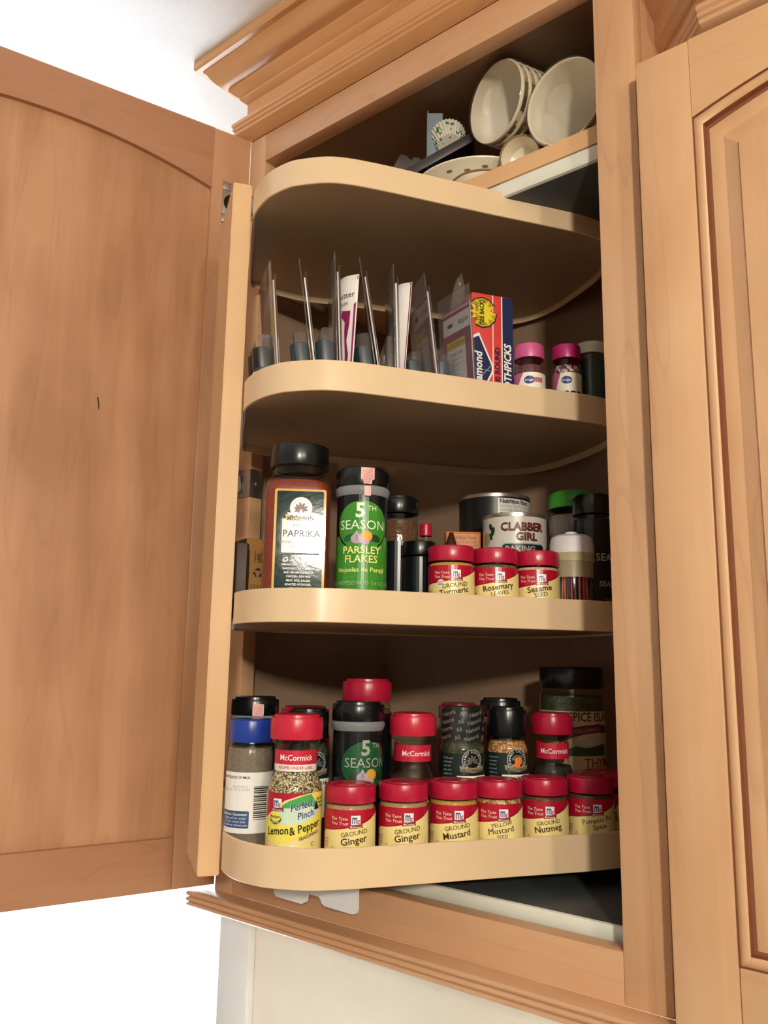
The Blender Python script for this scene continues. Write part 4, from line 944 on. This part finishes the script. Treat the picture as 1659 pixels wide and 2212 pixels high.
bottle('sprinkle jar with a pale pink lid beside the toothpick box', .3640, .0760, F2, .0655, .0156, mat('pink_lid', '#c8588c', .35), .0150, C_PNK, lab_pink, cat='sprinkle jar', name='sprinkle_jar', top='flat')
bottle('sprinkle jar with a magenta lid between the pink and white lidded jars', .3845, .1165, F2, .0725, .0150, mat('magenta_lid', '#b41a68', .35), .0150, C_SPR, lab_mag, cat='sprinkle jar', name='sprinkle_jar', top='flat')
bottle('dark green sprinkle jar with a cream lid against the right stile', .3955, .1510, F2, .0830, .0165, mat('cream_lid', '#d8d2c2', .4), .0125, C_GRN, lambda L, b, r: L.rect(-r*2.8, r*2.8, 3, b-8, mat('label_forest', '#28423c', .25)), cat='sprinkle jar', name='sprinkle_jar', top='flat')

# ------------------------------------------------------------------ top compartment on the fixed shelf
FT = .7150
CUPW = mat('cup_paper', '#f0e9da', .55, var=.02)
def cupmat():
    m, nt, p = _new('cup_print'); N = nt.nodes; L_ = nt.links
    tc = N.new('ShaderNodeTexCoord'); mp = N.new('ShaderNodeMapping'); mp.inputs['Scale'].default_value = (1, 1, 1); L_.new(tc.outputs['Object'], mp.inputs[0])
    vo = N.new('ShaderNodeTexVoronoi'); vo.inputs['Scale'].default_value = 75; vo.distance = 'CHEBYCHEV'; L_.new(mp.outputs[0], vo.inputs['Vector'])
    sp = N.new('ShaderNodeSeparateColor'); L_.new(vo.outputs['Color'], sp.inputs[0]); rp = N.new('ShaderNodeValToRGB'); rp.color_ramp.interpolation = 'CONSTANT'; e = rp.color_ramp.elements
    cols = ['#1e1a1a', '#6a5236', '#a8906a', '#3a2c22', '#cfc2a6']
    while len(e) < 5: e.new(.5)
    for i, c in enumerate(cols): e[i].position = i/5; e[i].color = lin(c)
    L_.new(sp.outputs[0], rp.inputs[0]); L_.new(rp.outputs[0], p.inputs['Base Color']); p.inputs['Roughness'].default_value = .5; return m
CUPP = cupmat()
def cup_mesh(r=.0425, rb=.0300, h=.104):
    bm = BM()
    lathe(bm, [(r*.955, -.001), (rb*.97, -h+.006), (0, -h+.006)], 40, 0)
    lathe(bm, [(r*.985, -.0035), (rb, -h), (rb*.95, -h), (rb*.93, -h+.006)], 40, 1)
    lathe(bm, [(r*.955, -.001), (r*.975, .0008), (r, .0006), (r*1.012, -.0012), (r*1.0, -.0032), (r*.985, -.0036)], 40, 0)
    bmesh.ops.remove_doubles(bm, verts=bm.verts, dist=1e-6)
    me = bpy.data.meshes.new('paper_cup'); bm.to_mesh(me); bm.free(); me.materials.append(CUPW); me.materials.append(CUPP); me.shade_smooth(); me.set_sharp_from_angle(angle=rad(50)); return me
def cup_stack(c, n, r, cnt, step, what, grp, sleeve_desc):
    me = cup_mesh(r, r*.72, .104); nrm = Vector(n).normalized(); q = nrm.to_track_quat('Z', 'Y')
    for k in range(cnt):
        o = link(bpy.data.objects.new('paper_cup', me)); o.rotation_mode = 'QUATERNION'; o.rotation_quaternion = q; o.location = Vector(c)-nrm*step*k
        tag(o, what[0] if k == 0 else what[1], 'paper cup', grp)
    bm = BM(); Ltot = step*(cnt-1)+.104
    lathe(bm, [(r*.35, .006), (r*.7, .004), (r*1.0, .0028), (r*1.035, .0), (r*1.03, -step*(cnt-1)), (r*.84, -Ltot*.9), (r*.78, -Ltot), (r*.3, -Ltot-.002)], 36)
    rn = random.Random(cnt)
    for v in bm.verts: v.co *= 1+rn.uniform(0, .012)
    o = mk('plastic_sleeve', bm, clear('sleeve_%d' % cnt, '#f7f4ee', 1.1, .1, .03, '#cfc8ba')); o.rotation_mode = 'QUATERNION'; o.rotation_quaternion = q; o.location = c
    tag(o, sleeve_desc, 'plastic sleeve')
cup_stack((.3430, .0500, .8075), (-.30, -.95, -.08), .0428, 6, .0100, ('open front cup of the higher sideways stack, brown patterned outside', 'brown patterned paper cup nested in the higher sideways stack'), 'paper cups in the higher stack', 'clear plastic sleeve around the higher stack of paper cups')
cup_stack((.4270, .0430, .7650), (-.05, -1., -.10), .0425, 5, .0105, ('open front cup of the sideways stack against the right stile', 'brown patterned paper cup nested in the stack against the right stile'), 'paper cups by the stile', 'clear plastic sleeve around the paper cups by the right stile')
CHINA = mat('china_cream', '#e6dcc4', .25, var=.02); TANR = mat('china_tan_rim', '#8a6a48', .3)
t = thing('dinner_bowl', 'cream bowl with a green leaf sprig border on its wide rim', 'bowl', (.2760, .1140, FT))
R0 = .078
mk('body', lathe(BM(), [(0, .004), (R0*.45, .004), (R0*.5, .001), (R0*.54, .001), (R0*.58, .006), (R0*.82, .026), (R0, .0365), (R0*1.005, .038), (R0*.99, .039), (R0*.8, .030), (R0*.5, .010), (0, .008)], 56), CHINA, t)
spr = mat('sprig_green', '#6f7f5a', .4, var=.2)
bm = BM()
for k in range(22):
    a = 2*PI*k/22; q = (.90 if k % 2 else .87)*R0; zz = .0262+(q/R0-.82)/.18*.0105; 
    b2 = bmesh.ops.create_circle(bm, cap_ends=True, segments=8, radius=.0030)
    Mx = Matrix.Translation((q*cos(a), q*sin(a), zz-.0006)) @ Matrix.Rotation(a, 4, 'Z') @ Matrix.Rotation(rad(-37), 4, 'Y') @ Matrix.Diagonal((.55, 1.3, 1, 1))
    bmesh.ops.transform(bm, matrix=Mx, verts=b2['verts'])
o = mk('leaf_border', bm, spr, t, smooth=False); o['kind'] = 'stuff'
t = thing('saucer_dish', 'plain cream dish with a tan rim line, in front of the leaf-bordered bowl', 'dish', (.3060, .0780, FT))
R1 = .036
mk('body', lathe(BM(), [(0, .001), (R1*.6, .001), (R1*.7, .003), (R1*.95, .016), (R1, .0185), (R1*.97, .0190), (R1*.6, .006), (0, .005)], 48), CHINA, t)
mk('rim_line', lathe(BM(), [(R1*.975, .0172), (R1*1.006, .0182), (R1*1.004, .0194), (R1*.965, .0196)], 48), TANR, t)
t = thing('custard_cup', 'small white cup with a brown rim lying on its side under the paper cups', 'cup', (.3670, .0580, FT+.0225))
q = Vector((.25, -.95, -.20)).to_track_quat('Z', 'Y'); t.rotation_mode = 'QUATERNION'; t.rotation_quaternion = q
mk('body', lathe(BM(), [(0, -.030), (.012, -.030), (.017, -.020), (.0215, 0), (.0205, .0006), (.0160, -.018), (0, -.026)], 40), CHINA, t)
mk('rim_line', lathe(BM(), [(.0209, -.002), (.0222, -.0012), (.0222, .0008), (.0205, .0010), (.0202, -.001)], 40), TANR, t)
# dark tray lying tilted behind the bowl
TA = Vector((.2300, .0360, .7660)); TB = Vector((.3030, .0780, .8090)); tu = (TB-TA).normalized(); tv = Vector((-.50, .86, .10)); tn = tu.cross(tv).normalized(); tv = tn.cross(tu).normalized()
t = thing('baking_tray', 'dark non-stick tray lying tilted behind the leaf-bordered bowl', 'tray', (0, 0, 0))
t.matrix_world = Matrix(((tu.x, tv.x, tn.x, TA.x), (tu.y, tv.y, tn.y, TA.y), (tu.z, tv.z, tn.z, TA.z), (0, 0, 0, 1)))
DT = mat('tray_dark', '#3a3034', .4, var=.1)
mk('base', box(BM(), 0, .082, 0, .110, -.0018, 0, .0006), DT, t)
for a in ((0, .082, -.001, .001), (0, .082, .109, .111), (-.001, .001, .001, .109), (.081, .083, .001, .109)): mk('rim', box(BM(), *a, -.0105, 0, .0006), DT, t)
# cupcake liners, frosted container lid and a crumpled bag
t = thing('cupcake_liners', 'stack of pleated cupcake liners printed with green leaves', 'cupcake liners', (.2655, .0740, .8010), rot=(rad(-20), rad(-25), rad(0)))
t.scale = (.62, .62, .62)
bm = BM(); rings = []
for rr_, zz in ((.022, 0), (.024, .006), (.030, .024), (.0335, .036)):
    rings.append([((rr_+(.0011 if k % 2 else -.0011))*cos(2*PI*k/60), (rr_+(.0011 if k % 2 else -.0011))*sin(2*PI*k/60), zz) for k in range(60)])
loops(bm, rings, 0, cap0=True)
m, nt, p = _new('liner_print'); tc = nt.nodes.new('ShaderNodeTexCoord'); vo = nt.nodes.new('ShaderNodeTexVoronoi'); vo.inputs['Scale'].default_value = 90; nt.links.new(tc.outputs['Object'], vo.inputs['Vector'])
rp = nt.nodes.new('ShaderNodeValToRGB'); rp.color_ramp.interpolation = 'CONSTANT'; rp.color_ramp.elements[0].color = lin('#3f7a4a'); rp.color_ramp.elements[1].color = lin('#d8d2c2'); rp.color_ramp.elements[1].position = .34
nt.links.new(vo.outputs['Distance'], rp.inputs[0]); nt.links.new(rp.outputs[0], p.inputs['Base Color']); p.inputs['Roughness'].default_value = .6
mk('pleats', bm, m, t, ang=10)
t = thing('storage_lid', 'pale frosted plastic lid standing on edge behind the cupcake liners', 'lid', (.2440, .0745, FT), rot=(rad(4), 0, rad(40)))
mk('panel', prism(BM(), rrect(.050, .092, .006), -.001, .001, 'Y') if False else box(BM(), -.009, .008, -.001, .001, 0, .131, .0008), FROST, t)
mk('lip', box(BM(), -.0105, -.009, -.006, .006, 0, .131, .0006), FROST, t)
rb = random.Random(9); g = []
for j in range(8):
    vv = j/7; row = []
    for i in range(11):
        u = i/10-.5; row.append((u*.085*(1-.35*vv)+rb.uniform(-.002, .002), .012*cos(u*5)+rb.uniform(-.004, .004), .001+(.062 if i > 5 else .046)*vv*(1-.5*abs(u))+rb.uniform(0, .003)))
    g.append(row)
o = sheet('plastic_bag', g, clear('grey_bag', '#d8d4d0', 1., .2, .30, '#8a8684')); o.location = (.1960, .0560, FT); o.rotation_euler = (rad(6), 0, rad(38)); o.scale = (1.15, 1, 1.55); tag(o, 'crumpled grey see-through bag at the back of the top compartment', 'bag')
